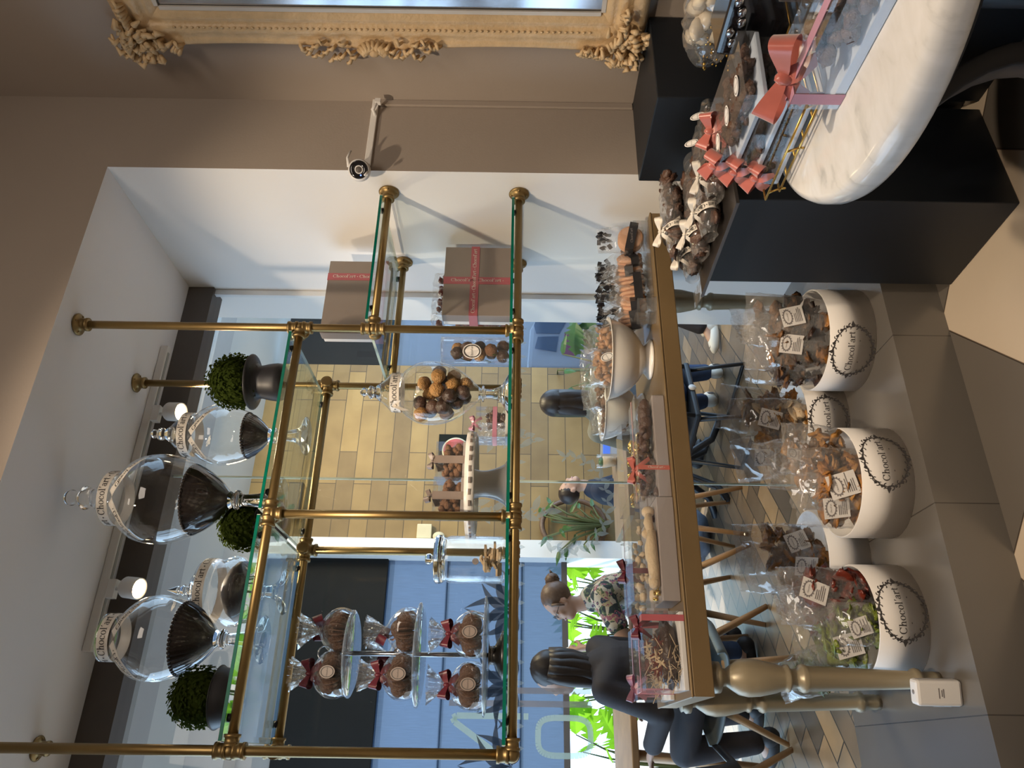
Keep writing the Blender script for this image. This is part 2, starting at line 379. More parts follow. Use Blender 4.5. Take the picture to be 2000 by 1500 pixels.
def text_polys(t):
    out = []; x = 0
    for ch in t:
        p, adv = GL[ch]; out += [[(a+x, b) for a, b in q] for q in p]; x += adv
    return out, x
def put_polys(b, polys, mp, m=0):
    for q in polys: b.add([mp(x, y) for x, y in q], [tuple(range(len(q)))], False, m)
def text(b, t, mp, h, cx=0, cy=0, m=0):     # mp: plane (s,t) in metres -> 3d
    p, w = text_polys(t)
    put_polys(b, [[((x-w/2)*h+cx, (y-.27)*h+cy) for x, y in q] for q in p], mp, m)
def logo(b, mp, w, cx=0, cy=0, m=0, fine=True):  # oval wreath with the name inside
    text(b, "Chocol'art", mp, w*.15, cx, cy+.02*w, m)
    put_polys(b, [[(cx-.2*w, cy-.115*w), (cx+.2*w, cy-.115*w), (cx+.2*w, cy-.105*w), (cx-.2*w, cy-.105*w)]], mp, m)
    n = 20 if fine else 14; a, c = .44*w, .34*w; P = []
    for k in range(n):
        t = 2*PI*k/n; big = k % (n//2) == 0 or k % (n//2) == n//4
        ex, ey = math.cos(t), math.sin(t); x, y = cx+a*ex, cy+c*ey; nx, ny = ex, ey; tx, ty = -ey, ex
        s = (.078 if k % 2 else .092)*w*(1.2 if big else 1)
        for sg in (1, -1):
            qx, qy = x+nx*.016*w*sg+tx*s*.4*sg, y+ny*.016*w*sg+ty*s*.4*sg
            P += [[(u+qx, v+qy) for u, v in r] for r in _ring(0, 0, s*.42, s*.42, s*.15, s*.15, R0(t, sg), R0(t, sg)+265, 7)]
        tip = .95 if big else .5
        P.append([(x+nx*s*tip, y+ny*s*tip), (x+tx*s*.34+nx*s*.2, y+ty*s*.34+ny*s*.2), (x-nx*s*.2, y-ny*s*.2), (x-tx*s*.34+nx*s*.2, y-ty*s*.34+ny*s*.2)])
        t2 = t+PI/n; P.append([(cx+(a+g*.006*w)*math.cos(t2+e), cy+(c+g*.006*w)*math.sin(t2+e)) for e, g in ((-.13, 1), (.13, 1), (.13, -1), (-.13, -1))])
    put_polys(b, P, mp, m)
def R0(t, sg): return math.degrees(t)+(0 if sg > 0 else 180)
# ------------------------------------------------------------ the setting
XJ, YW, YG, ZS, XR = 2.022, 2.2, 3.05, 3.088, 2.393
b = B(); b.box(XJ, YW, 0, XR+.3, YG+.25, 4.0)                           # pier right of the niche
b.box(-2.6, YW, ZS, XJ, YG+.25, 4.0)                                    # over the niche
b.box(-2.6, YW, 0, -2.4, YG+.25, ZS)
o = struct('wall_front', b, ['wall_taupe', 'wall_white', 'soffit'])
for p in o.data.polygons:
    c = p.center
    if abs(p.normal.x) > .9 and abs(c.x-XJ) < .01: p.material_index = 1
    if p.normal.z < -.9 and abs(c.z-ZS) < .01: p.material_index = 2
b = B(); b.box(XR, -3, 0, XR+.2, YW, 4.0); struct('wall_right', b, 'wall_taupe')
b = B(); b.box(-2.6, -3, 0, -2.4, YW, 4.0); struct('wall_left', b, 'wall_taupe')
b = B(); b.box(-2.6, -3.2, 0, XR+.2, -3, 4.0); struct('wall_back', b, 'wall_taupe')
b = B(); b.box(-2.6, -3.2, 4.0, XR+.3, YG+.25, 4.15); struct('ceiling', b, 'ceil')
b = B(); b.box(-2.6, -3.2, -.1, XR+.2, YW+.02, 0); struct('floor', b, 'floor_tile')
b = B(); b.box(-2.4, YW, 0, XJ, YG+.02, .2); struct('trim_1', b, 'plinth_tile', label='raised grey tiled window plinth under the gold table')
# window: header, edge strip, two glass sheets, seam, decals
w = thing('window_1', 'tall frameless glass shop window with dark header behind the shelves', 'window'); w['kind'] = 'structure'
b = B(); b.box(-2.4, YG-.03, 2.965, XJ-.001, YG+.08, ZS+.01); obj('header', b, 'header_dark', w)
b = B(); b.box(XJ-.03, YG-.012, .2, XJ-.001, YG+.012, 2.965); obj('edge_strip', b, 'pillar_white', w, bevel=.002)
for x0, x1 in ((-2.4, 1.062), (1.068, XJ-.03)):
    b = B(); b.add([(x0, YG, .2), (x1, YG, .2), (x1, YG, 2.965), (x0, YG, 2.965)], [(0, 1, 2, 3)], False); obj('glass_pane', b, 'pane', w)
b = B(); b.box(1.061, YG-.004, .2, 1.069, YG+.004, 2.965); obj('glass_seam', b, 'seam_edge', w)
# vinyl on the glass (outer side)
YD = YG+.004
def vmap(x0, z0): return lambda s, t: (x0+s, YD, z0+t)
def strip(b, pts, wd, m=0):
    for i in range(len(pts)-1):
        p, q = Vector(pts[i]), Vector(pts[i+1]); d = (q-p).normalized(); n = Vector((-d.y, d.x))*wd/2; e = d*wd*.0
        b.add([(v.x, YD+.0002*(i % 2), v.y) for v in (p+n-e, q+n+e, q-n+e, p-n-e)], [(0, 1, 2, 3)], False, m)
b = B(); strip(b, [(.228, 1.73), (.228, 1.19)], .022); obj('vinyl_letter', b, 'vinyl_taupe', w)
b = B(); strip(b, [(.182, 1.73), (.182, 1.19)], .022); obj('vinyl_letter', b, 'vinyl_taupe', w)
b = B(); cx, cz = .071, 1.296; P = []
for k in range(41):
    t = 2*PI*k/40; ct, st_ = math.cos(t), math.sin(t); f = lambda v: math.copysign(abs(v)**.55, v)
    P.append((cx+.064*f(ct), cz+.098*f(st_)))
strip(b, P, .021); obj('vinyl_letter', b, 'vinyl_green', w)
b = B(); strip(b, [(.138, 1.46), (.138, 1.70), (.130, 1.714), (.116, 1.706), (.02, 1.559)], .022); strip(b, [(.138, 1.448), (.138, 1.43)], .022); obj('vinyl_letter', b, 'vinyl_green', w)
def petal(b, x, z, a, l, wd, mp=None, m=0, hollow=0):
    ca, sa = math.cos(a), math.sin(a); out = []; n = 8
    pr = [(i/n, wd*math.sin(PI*(i/n)**.8)*.5) for i in range(n+1)]
    if hollow:
        for s in (1, -1):
            for i in range(n):
                q = [(pr[i][0]*l, s*pr[i][1]), (pr[i+1][0]*l, s*pr[i+1][1]), (pr[i+1][0]*l, s*pr[i+1][1]*(1-hollow)), (pr[i][0]*l, s*pr[i][1]*(1-hollow))]
                out.append(q)
    else: out.append([(u*l, v) for u, v in pr]+[(u*l, -v) for u, v in reversed(pr)])
    for q in out: b.add([(x+u*ca-v*sa, YD, z+u*sa+v*ca) for u, v in q], [tuple(range(len(q)))], False, m)
for x0 in (.53, .25, -.03):
    b = B()
    for k, a in enumerate((-70, -38, 0, 38, 70)):
        petal(b, x0, 1.49, R(90+a), .20 if k == 2 else .17, .095, hollow=.62)
    obj('vinyl_ornament', b, 'decal_dark', w)
b = B()
for k in range(26):                                                      # pale flourish arch
    t = R(-18+k*9); x, z = 1.10+.185*math.cos(t)*(1 if k % 2 else .93), 1.50+.30*math.sin(t)*(1 if k % 2 else .95)
    petal(b, x, z, t+R(62 if k % 2 else 140), .075, .03); petal(b, x, z, t-R(75), .05, .022)
    put_polys(b, [[(u+x, v+z) for u, v in q] for q in _ring(0, 0, .017, .017, .007, .007, 0, 250, 8)], lambda s, t_: (s, YD, t_))
for k in range(15):
    t = R(150+k*15); x, z = .98+.20*math.cos(t), 1.27+.17*math.sin(t)
    petal(b, x, z, t+R(50), .055, .02); petal(b, x, z, t-R(40), .04, .016); petal(b, x, z, t+R(140), .03, .012)
obj('vinyl_ornament', b, 'decal_pale', w)
b = B()
for k in range(26): petal(b, 1.83-.075*k, 1.485, R(-90), .04, .018); petal(b, 1.83-.075*k, 1.488, R(90), .02, .01)
obj('vinyl_ornament', b, 'decal_pale', w)

# ------------------------------------------------------------ the patio outside
ZP, YB = .15, 6.0
b = B(); b.box(-6, YG+.25, 0, 8, 9.5, ZP); b.box(-2.4, YG+.02, 0, XJ, YG+.25, ZP); struct('floor_patio', b, 'patio_floor')
b = B(); b.box(-.9, YG+.25, 3.72, 6, YB+.4, 3.85)
b.box(-.9, 4.5, 3.58, 6, 4.75, 3.72, 1); b.box(-.9, 5.7, 3.45, 1.55, 5.95, 3.72, 1); struct('ceiling_patio', b, ['patio_ceiling', 'patio_beam'])
b = B(); b.box(1.56, YB, ZP, 3.19, YB+.22, 3.72); struct('wall_travertine', b, 'travertine')
b = B(); b.box(1.42, YB-.12, ZP, 1.56, YB+.2, 3.72); struct('trim_2', b, 'pillar_white', label='white pillar at the edge of the travertine wall')
b = B(); b.box(-2.2, YB, 2.5, 1.42, YB+.12, 3.22); b.box(-2.2, YB+.02, 3.22, 1.42, YB+.12, 3.72, 1); b.box(3.19, YB, 2.6, 6, YB+.12, 3.62); struct('wall_lintel', b, ['lintel_dark', 'patio_beam'])
b = B(); b.box(3.19, YB, ZP, 6, YB+.1, .62); struct('wall_low', b, 'patio_beam')
def blind_panel(label, x0, x1, z0, z1, m, bars):
    t = thing('window_blind', label, 'blind', ((x0+x1)/2, YB+.05, z0))
    hw = (x1-x0)/2
    bb = B(); bb.add([(-hw, 0, 0), (hw, 0, 0), (hw, 0, z1-z0), (-hw, 0, z1-z0)], [(0, 1, 2, 3)], False); obj('cloth', bb, m, t)
    bb = B(); bb.box(-hw, -.03, -.045, hw, .03, 0); obj('bottom_bar', bb, 'header_dark', t)
    for z in bars:
        bb = B(); bb.box(-hw, .01, z-z0-.008, hw, .02, z-z0+.008); obj('seam_rod', bb, 'patio_beam', t)
blind_panel('blue woven blind left of the white pillar, over the sunlit plants', -1.6, 1.42, 1.10, 2.5, 'blind_blue', (1.42, 2.02))
blind_panel('pale blue see-through blind right of the travertine wall with a car behind', 3.19, 5.6, .66, 2.6, 'blind_clear', (.75,))
# sign and fittings on the travertine wall
t = thing('wall_sign', 'square dark sign with a red disc on the travertine wall', 'sign', (2.36, YB-.003, 2.0))
b = B(); b.box(-.15, -.012, -.15, .15, 0, .15); obj('board', b, 'sign_dark', t)
b = B(); b.lathe([(.118, 0), (.118, .004)], 40, M=TM((0, -.012, 0), rx=R(90))); obj('disc', b, 'cream_paint', t)
b = B(); b.lathe([(.106, 0), (.106, .007)], 40, M=TM((0, -.012, 0), rx=R(90))); obj('red_disc', b, 'red_paint', t)
b = B(); b.box(1.58, YB-.05, 2.16, 1.70, YB-.001, 2.28); tag(obj('junction_box', b, 'cream_paint', bevel=.006), 'small cream junction box on the travertine wall beside the white pillar', 'junction box')
b = B(); b.ball((1.60, YB-.035, 2.10), (.04, .034, .05)); tag(obj('wall_sensor', b, 'cream_paint'), 'round cream sensor just under the junction box on the wall', 'sensor')
b = B(); b.box(1.74, YB-.12, 3.24, 2.02, YB-.001, 3.36); tag(obj('wall_lamp', b, 'pot_black', bevel=.01), 'dark box lamp high on the travertine wall', 'lamp')
b = B(); b.box(2.6, 9.0, 0, 8, 9.3, 3.4); struct('wall_street', b, 'patio_beam')
# car seen through the clear blind
car = thing('parked_car', 'white car parked outside behind the pale see-through blind', 'car', (4.5, 7.4, 0))
body = [(-1.9, .35), (1.9, .35), (1.95, .7), (1.5, .86), (.6, .92), (.34, .98), (.22, 1.20), (-.05, 1.33), (-.5, 1.36), (-1.3, 1.30), (-1.75, 1.0), (-1.95, .8)]
b = B(); b.prism([(x, z) for x, z in body], 0, 1.6, M=Matrix(((1, 0, 0, 0), (0, 0, 1, 0), (0, 1, 0, 0), (0, 0, 0, 1)))); obj('body', b, 'car_paint', car, bevel=.05)
def flat(poly, y, m, nm, th=.012):
    bb = B(); bb.prism(poly, y-th, y, M=Matrix(((1, 0, 0, 0), (0, 0, 1, 0), (0, 1, 0, 0), (0, 0, 0, 1)))); return obj(nm, bb, m, car)
flat([(-.12, .99), (.10, .88), (.30, .855), (.31, .94), (.27, 1.09), (.19, 1.22), (-.02, 1.285), (-.12, 1.26)], 0, 'car_glass', 'side_window')
flat([(-.36, 1.03), (-.16, 1.0), (-.17, 1.24), (-.32, 1.275)], 0, 'car_glass', 'quarter_window')
flat([(-.42, .82), (-.12, .80), (-.10, .93), (-.40, .95)], 0, 'car_red', 'tail_lamp')
for x in (-1.2, 1.1):
    bb = B(); bb.lathe([(.3, -.02), (.31, .0), (.31, .2), (.3, .22)], 24, (0, 0, 0), M=TM((x, .2, .46), rx=R(90))); obj('wheel', bb, 'black_paint', car)
# plants
def leaf_palm(b, base, d, up, L, wd, lobes, m=0):
    d = Vector(d).normalized(); s = d.cross(Vector(up)).normalized(); n = s.cross(d)
    P0 = Vector(base); k = 2*lobes; L_, R_ = [], []
    for i in range(k+1):
        u = i/k; ww = wd*.5*math.sin(PI*min(1, u*.93+.07))**.6*(1 if i % 2 == 0 else .38)
        dz = -u*u*L*.25
        L_.append(P0+d*(L*(u+(.12 if i % 2 == 0 else 0)*(1-u)))+s*ww+n*(dz-ww*.2)); R_.append(P0+d*(L*(u+(.12 if i % 2 == 0 else 0)*(1-u)))-s*ww+n*(dz-ww*.2))
    M_ = [P0+d*L*(i/k)+n*(-(i/k)**2*L*.25) for i in range(k+1)]
    vs = L_+M_+R_; q = k+1
    b.add(vs, [(i, i+1, q+i+1, q+i) for i in range(k)]+[(q+i, q+i+1, 2*q+i+1, 2*q+i) for i in range(k)], False, m)
def leafy(name, label, loc, n, h, L, wd, lobes, m, spread, seed, cat='plant', group=None, zmin=.25):
    r = random.Random(seed); t = thing(name, label, cat, loc, group=group); st = B(); lv = B()
    for k in range(n):
        a = r.uniform(0, 2*PI); rr = spread*r.uniform(.3, 1); z = h*r.uniform(zmin, 1)
        p = Vector((rr*math.cos(a), rr*math.sin(a)*.6, z))
        st.tube([(0, 0, 0), p*.5+Vector((0, 0, z*.2)), p], [.012, .009, .005], 6)
        l = L*r.uniform(.7, 1.15)
        leaf_palm(lv, p, (math.cos(a), math.sin(a), r.uniform(-.6, .5)), (r.uniform(-.4, .4), -1, r.uniform(0, .8)), l, wd*l/L, lobes)
    obj('stem', st, 'stem', t); obj('foliage', lv, m, t); return t
for k, (x, y, z) in enumerate(((-.55, 6.7, .15), (-.05, 6.55, .15), (.5, 6.8, .15), (.95, 6.55, .15), (1.36, 6.8, .15))):
    leafy('split_leaf_plant', ['bright green split-leaf plant lit by the sun behind the oval window letter', 'bright split-leaf plant under the blind, near the end of the gold table', 'bright split-leaf plant behind the woman with long dark hair', 'bright split-leaf plant behind the woman in the floral top', 'bright split-leaf plant by the foot of the white pillar'][k], (x, y, z), 11, .95, .30, .27, 5, 'leaf_bright', .24, 20+k, zmin=.45)
leafy('potted_fern', 'dark split-leaf plant in front of the see-through blind', (3.52, 5.45, ZP), 9, .92, .30, .27, 6, 'leaf_dark', .22, 41, zmin=.75)
leafy('trailing_plant', 'green round-leaved plant trailing by the right edge of the travertine wall', (3.05, 5.75, ZP), 12, 1.02, .18, .15, 1, 'leaf_dark', .24, 42, zmin=.6)
leafy('trailing_plant', 'leafy vine hanging around the wicker ring on the travertine wall', (1.68, 5.86, .72), 24, .55, .11, .09, 1, 'leaf_dark', .22, 43, zmin=.1)
b = B(); b.tube([(1.70+.21*math.cos(R(9*k)), 5.93, 1.0+.26*math.sin(R(9*k))) for k in range(41)], .022, 8); tag(obj('wicker_ring', b, 'hair_brown'), 'dark wicker ring on the travertine wall behind the person in navy', 'wreath')
# outdoor furniture
t = thing('patio_table', 'wooden patio table with a curved black pedestal, in front of the person in navy', 'table', (1.72, 4.62, ZP))
b = B(); b.box(-.42, -.32, .62, .42, .32, .655); obj('tabletop', b, 'wood_grey', t, bevel=.006)
b = B()
for a in (35, 145, 215, 325):
    ca, sa = math.cos(R(a)), math.sin(R(a)); b.tube([(ca*.34, sa*.30, .0), (ca*.2, sa*.2, .05), (ca*.06, sa*.06, .25), (ca*.06, sa*.06, .45), (ca*.22, sa*.2, .62)], [.024, .024, .026, .024, .022], 8)
obj('pedestal', b, 'black_metal', t)
t = thing('menu_stand', 'pale framed blue menu screen standing on the patio table', 'menu', (1.86, 4.55, .805), R(-25))
b = B(); b.box(-.085, -.01, 0, .085, .01, .12); obj('frame', b, 'frame_inner', t); b = B(); b.box(-.068, -.012, .012, .068, -.009, .107); obj('screen', b, 'blue_card', t); b = B(); b.box(-.068, -.014, .06, .068, -.0115, .107); obj('picture', b, 'glow_blue', t)
t = thing('glass_cup', 'clear cup of pale drink with a green leaf, beside the menu screen', 'cup', (1.79, 4.7, .806))
b = B(); b.lathe([(.03, 0), (.045, .08), (.048, .13)], 20, cap=False); obj('cup', b, 'acrylic', t); b = B(); b.lathe([(.028, .003), (.043, .09)], 20); obj('drink', b, 'biscuit', t)
b = B(); b.ball((0, .01, .1), (.03, .02, .02)); obj('leaf', b, 'leaf_dark', t)
def sled_chair(label, loc, rz):
    t = thing('metal_chair', label, 'chair', loc, rz, 'black metal patio chairs')
    b = B(); b.box(-.22, -.22, .33, .22, .22, .365); obj('seat', b, 'black_metal', t, bevel=.012)
    for x in (-.2, .2):
        b = B(); b.tube([(x, -.17, .34), (x*1.05, -.22, .015), (x*1.05, .22, .015), (x, .17, .34)], .014, 8); obj('leg', b, 'black_metal', t)
    b = B(); b.tube([(-.2, .2, .35), (-.2, .26, .8), (.2, .26, .8), (.2, .2, .35)], .014, 8); b.box(-.19, .235, .6, .19, .255, .78); obj('backrest', b, 'black_metal', t)
    return t
c1 = sled_chair('black metal sled-base chair under the woman with straight hair, near the glass', (1.80, 3.95, ZP), R(200))
b = B(); b.lathe([(.022, 0), (.022, .004)], 20, M=TM((.0, .222, .348), rx=R(-90))); obj('tag_disc', b, 'white_card', c1)
sled_chair('black metal sled-base chair under the person in white flats', (3.15, 4.22, ZP), R(78+180))
def shell_chair(label, loc, rz, m='shell_grey'):
    t = thing('shell_chair', label, 'chair', loc, rz, None)
    def f(u, v):
        a = PI*(u-.5)*1.15; x = .25*math.sin(a); y = -.2+.42*v
        return (x, .22*(v-.5)*2+.03*math.cos(a), .31+.07*(abs(u-.5)*2)**2.2+(.36*max(0, (v-.62)/.38)**1.5))
    b = B(); b.grid(f, 17, 13); obj('shell', b, m, t, solid=.012)
    for sx in (-1, 1):
        for sy in (-1, 1):
            b = B(); b.tube([(.12*sx, .12*sy, .32), (.24*sx, .23*sy, 0)], [.022, .014], 8); obj('leg', b, 'wood', t)
    return t
shell_chair('grey shell chair with wooden legs under the woman in the floral top', (.83, 4.36, ZP), R(-80))
shell_chair('grey shell chair with wooden legs under the woman with long dark hair', (.40, 4.0, ZP), R(-40))
shell_chair('empty black shell chair at the window end, near the oval vinyl letter', (-.24, 3.78, ZP), R(165), 'black_metal')
t = thing('patio_table', 'square wooden patio table between the two women', 'table', (.30, 4.75, ZP))
b = B(); b.box(-.36, -.36, .66, .36, .36, .70); obj('tabletop', b, 'wood', t, bevel=.006)
for sx in (-1, 1):
    for sy in (-1, 1):
        b = B(); b.tube([(.28*sx, .28*sy, .66), (.33*sx, .33*sy, 0)], [.028, .018], 8); obj('leg', b, 'wood', t)
t = thing('wooden_stool', 'low stool with splayed wooden legs in the sunlit middle of the patio', 'stool', (1.30, 4.32, ZP))
b = B(); b.lathe([(.0, .40), (.17, .40), (.18, .415), (.17, .43), (0, .432)], 24); obj('seat', b, 'wood', t)
for k in range(4):
    a = R(45+90*k); b = B(); b.tube([(.1*math.cos(a), .1*math.sin(a), .41), (.2*math.cos(a), .2*math.sin(a), 0)], [.02, .013], 8); obj('leg', b, 'wood', t)
# ------------------------------------------------------------ brass pipe shelving
YF, YK = 2.32, 2.79; ZU, ZR, ZM = 2.28, 2.015, 1.493; XP = (.006, .689, 1.383); pr = .0145
u = thing('pipe_shelf', 'brass pipe shelving with glass shelves fixed between the niche ceiling and side wall', 'shelf', (0, 0, 0))
def pipe(a, b_, nm='pipe'):
    b = B(); b.tube([a, b_], pr, 16); return obj(nm, b, 'brass', u)
def collar(b, c, ax, ln=.05, r=.0205):
    v = Vector(ax); M = TM(c) @ v.to_track_quat('Z', 'Y').to_matrix().to_4x4()
    b.lathe([(pr, -ln/2), (r+.003, -ln/2), (r+.003, -ln/2+.008), (r, -ln/2+.010), (r, ln/2-.010), (r+.003, ln/2-.008), (r+.003, ln/2), (pr, ln/2)], 18, M=M)
def tee(c, axes):
    b = B(); b.ball(c, .0215, 16, 10)
    for ax in axes: collar(b, Vector(c)+Vector(ax)*.026, ax, .034)
    return obj('tee_fitting', b, 'brass_dark', u)
def flange(c, ax):
    b = B(); M = TM(c) @ Vector(ax).to_track_quat('Z', 'Y').to_matrix().to_4x4()
    b.lathe([(0, 0), (.04, 0), (.041, .004), (.036, .008), (.024, .011), (.0225, .03), (.0245, .032), (.0245, .04), (pr, .042)], 24, M=M)
    for k in range(4): b.ball(M @ Vector((.031*math.cos(k*PI/2), .031*math.sin(k*PI/2), .008)), .005, 8, 6)
    return obj('wall_flange', b, 'brass_dark', u)
XE = XJ-.001
for i, x in enumerate(XP):
    for y in (YF, YK):
        top = ZS-.001 if i != 1 else ZU
        pipe((x, y, ZM), (x, y, top))
        if i != 1: flange((x, y, ZS-.001), (0, 0, -1))
pipe((XP[0], YF, ZU), (XP[2], YF, ZU), 'rail'); pipe((XP[0], YK, ZU), (XP[2], YK, ZU), 'rail')
pipe((XP[0], YF, ZM), (XE, YF, ZM), 'rail'); pipe((XP[0], YK, ZM), (XE, YK, ZM), 'rail')
pipe((XP[2], YF, ZR), (XE, YF, ZR), 'rail'); pipe((XP[2], YK, ZR), (XE, YK, ZR), 'rail')
for y in (YF, YK):
    for z in (ZR, ZM): flange((XE, y, z), (-1, 0, 0))
    dy = 1 if y == YF else -1
    tee((XP[0], y, ZU), ((0, 0, 1), (0, 0, -1), (1, 0, 0), (0, dy, 0))); tee((XP[2], y, ZU), ((0, 0, 1), (0, 0, -1), (-1, 0, 0), (0, dy, 0)))
    tee((XP[1], y, ZU), ((1, 0, 0), (-1, 0, 0), (0, 0, -1), (0, dy, 0)))
    tee((XP[2], y, ZR), ((0, 0, 1), (0, 0, -1), (1, 0, 0), (0, dy, 0)))
    tee((XP[0], y, ZM), ((0, 0, 1), (1, 0, 0), (0, dy, 0))); tee((XP[1], y, ZM), ((1, 0, 0), (-1, 0, 0), (0, 0, 1), (0, dy, 0)))
    tee((XP[2], y, ZM), ((1, 0, 0), (-1, 0, 0), (0, 0, 1), (0, dy, 0)))
def glass_shelf(x0, x1, z, th=.010):
    y0, y1 = YF-.022, YK+.02
    b = B(); b.box(x0, y0+.003, z, x1, y1-.003, z+th, 0); b.box(x0, y0, z, x1, y0+.003, z+th, 1); b.box(x0, y1-.003, z, x1, y1, z+th, 1)
    b.box(x0-.002, y0, z, x0, y1, z+th, 2); b.box(x1, y0, z, x1+.002, y1, z+th, 2)
    g = obj('glass_shelf', b, ['shelf_glass', 'glass_edge', 'seam_edge'], u)
    for x in (x0+.06, x1-.06):
        for y in (YF, YK):
            bb = B(); bb.lathe([(.012, 0), (.012, z-(ZU if z > 2.2 else ZR if z > 1.8 else ZM)-pr+.003)], 12, (x, y, (ZU if z > 2.2 else ZR if z > 1.8 else ZM)+pr-.003)); obj('rubber_pad', bb, 'black_paint', g)
    return g
GU, GR, GM = 2.302, 2.035, 1.512
glass_shelf(.03, .678, GU); glass_shelf(.70, 1.355, GU); glass_shelf(1.41, 1.985, GR); glass_shelf(.03, .678, GM-.001); glass_shelf(.70, 1.36, GM-.001); glass_shelf(1.405, 1.985, GM-.001)
TU, TR_, TM_ = GU+.0105, GR+.0105, GM+.0095

# ------------------------------------------------------------ track light
t = thing('track_light', 'white ceiling track with two lit spotlights above the glass jars', 'light', (0, 0, 0))
b = B(); b.box(.33, 2.905, ZS-.034, 1.63, 2.94, ZS-.001); obj('track', b, 'lamp_white', t, bevel=.003)
b = B(); b.box(.36, 2.915, ZS-.036, 1.60, 2.93, ZS-.0335); obj('slot', b, 'patio_beam', t)
for x in (.56, 1.30):
    b = B(); b.box(x-.035, 2.906, ZS-.065, x+.035, 2.939, ZS-.034); b.tube([(x, 2.92, ZS-.065), (x, 2.92, ZS-.10)], .007, 8); obj('adapter', b, 'lamp_white', t)
    b = B(); M = TM((x+.005, 2.905, ZS-.105), rx=R(-14), ry=R(8))
    b.lathe([(0, .0), (.036, .0), (.040, -.006), (.041, -.066), (.038, -.069), (.034, -.058), (0, -.056)], 24, M=M); h = obj('lamp_head', b, 'lamp_white', t)
    b = B(); b.ball((0, 0, -.058), (.031, .031, .016), 16, 8, M=M); obj('bulb', b, 'bulb', h)

# ------------------------------------------------------------ security camera and its cable duct
t = thing('security_camera', 'white round security camera with two stub antennas at the niche edge', 'camera', (1.985, 2.16, 2.10))
face = Vector((-.58, -.80, -.06)).normalized(); M = face.to_track_quat('Z', 'Y').to_matrix().to_4x4()
b = B(); b.lathe([(0, -.05), (.022, -.048), (.037, -.03), (.042, 0), (.041, .02), (.036, .028)], 28, M=M); obj('housing', b, 'white_plastic', t)
b = B(); b.lathe([(.036, .026), (.033, .031), (.018, .032), (.016, .028), (0, .027)], 28, M=M); lf = obj('lens_face', b, 'lens_black', t)
b = B(); b.ball((0, 0, .027), (.013, .013, .004), 14, 6, M=M); obj('lens', b, 'header_dark', lf)
b = B(); b.ball(M @ Vector((-.021, -.008, .032)), .0028, 8, 6); obj('indicator_light', b, 'blue_led', lf)
for s, z in ((1, .035), (-1, -.03)):
    b = B(); b.tube([(-.02+.02*s, -.02, z*1.1), (.0+.035*s, -.03, z*1.3), (.005+.06*s, -.035, z+.0)], [.006, .005, .004], 8); obj('antenna', b, 'white_plastic', t)
b = B(); b.tube([(.0, .01, 0), (.02, .037, 0)], .016, 12); obj('mount', b, 'white_plastic', t)
t = thing('cable_duct', 'thin cable duct running across the taupe wall to the security camera and down the corner', 'cable duct', (0, 0, 0))
b = B(); b.box(2.045, YW-.013, 2.07, XR-.001, YW-.001, 2.095); obj('duct', b, 'wall_white', t, bevel=.002)
b = B(); b.box(XR-.030, YW-.012, 1.036, XR-.001, YW-.001, 2.07); obj('duct', b, 'wall_taupe', t, bevel=.002)
b = B(); b.tube([(2.30, YW-.013, 2.075), (2.315, YW-.03, 2.085), (2.335, YW-.045, 2.07)], [.007, .008, .006], 8); b.box(2.332, YW-.055, 2.053, 2.352, YW-.037, 2.075); obj('cable_plug', b, 'white_plastic', t)

# ------------------------------------------------------------ console table on the plinth
t = thing('console_table', 'long bronze-gold console table with turned legs on the window plinth', 'table', (0, 0, 0))
b = B(); b.box(.165, 2.345, .90, 1.955, 2.90, .962); b.box(.163, 2.343, .962, 1.957, 2.902, .97); obj('tabletop', b, 'bronze', t, bevel=.003)
lp = [(.0, 0), (.024, 0), (.026, .02), (.024, .055), (.033, .062), (.035, .072), (.032, .082), (.026, .088), (.030, .20), (.0375, .40), (.040, .405), (.042, .415), (.038, .424), (.029, .430), (.027, .446), (.031, .455), (.0395, .459), (.0405, .466), (.036, .472), (.036, .479), (.043, .50), (.053, .55), (.055, .585), (.050, .61), (.036, .632), (.025, .648), (.026, .660), (.045, .668), (.0465, .684), (.038, .692), (.042, .7), (0, .7)]
for x, y in ((.225, 2.405), (.19, 2.83), (1.887, 2.41), (1.868, 2.85)):
    b = B(); b.lathe(lp, 28, (x, y, .2)); obj('leg', b, 'leg_paint', t)
# air freshener at the leg
t = thing('air_freshener', 'white plastic dispenser at the foot of the gold table leg', 'dispenser', (.185, 2.315, .2), R(-14))
b = B(); b.box(-.036, -.022, 0, .036, .022, .132); obj('case', b, 'white_plastic', t, bevel=.009)
b = B(); b.box(-.037, -.018, .035, -.0355, .018, .085); obj('side_window', b, 'acrylic', t)
b = B()
for z, w_ in ((.055, .012), (.06, .009), (.068, .014)): b.box(-w_, -.0228, z, w_, -.0222, z+.0025)
obj('print', b, 'ink_grey', t)
b = B(); b.ball((0, 0, .132), (.007, .007, .002), 10, 6); obj('nozzle', b, 'ink_grey', t)

# ------------------------------------------------------------ black pedestals
b = B(); b.box(1.985, 1.79, 0, 2.388, 2.196, 1.035); tag(obj('display_pedestal', b, 'black_paint', bevel=.004), 'tall black pedestal in the corner under the gilt mirror', 'pedestal')
b = B(); b.box(-.2, -.2, 0, .21, .2, .85, M=None); o = obj('display_pedestal', b, 'black_paint', loc=(1.685, 1.935, 0), bevel=.004); o.rotation_euler.z = R(3)
tag(o, 'low black pedestal beside the window plinth, carrying the tray of ribboned bags', 'pedestal')
b = B(); b.box(1.93, 1.32, 0, 2.385, 1.74, .80); tag(obj('display_pedestal', b, 'black_paint', bevel=.004), 'black pedestal behind the marble table, carrying the white chocolates', 'pedestal')

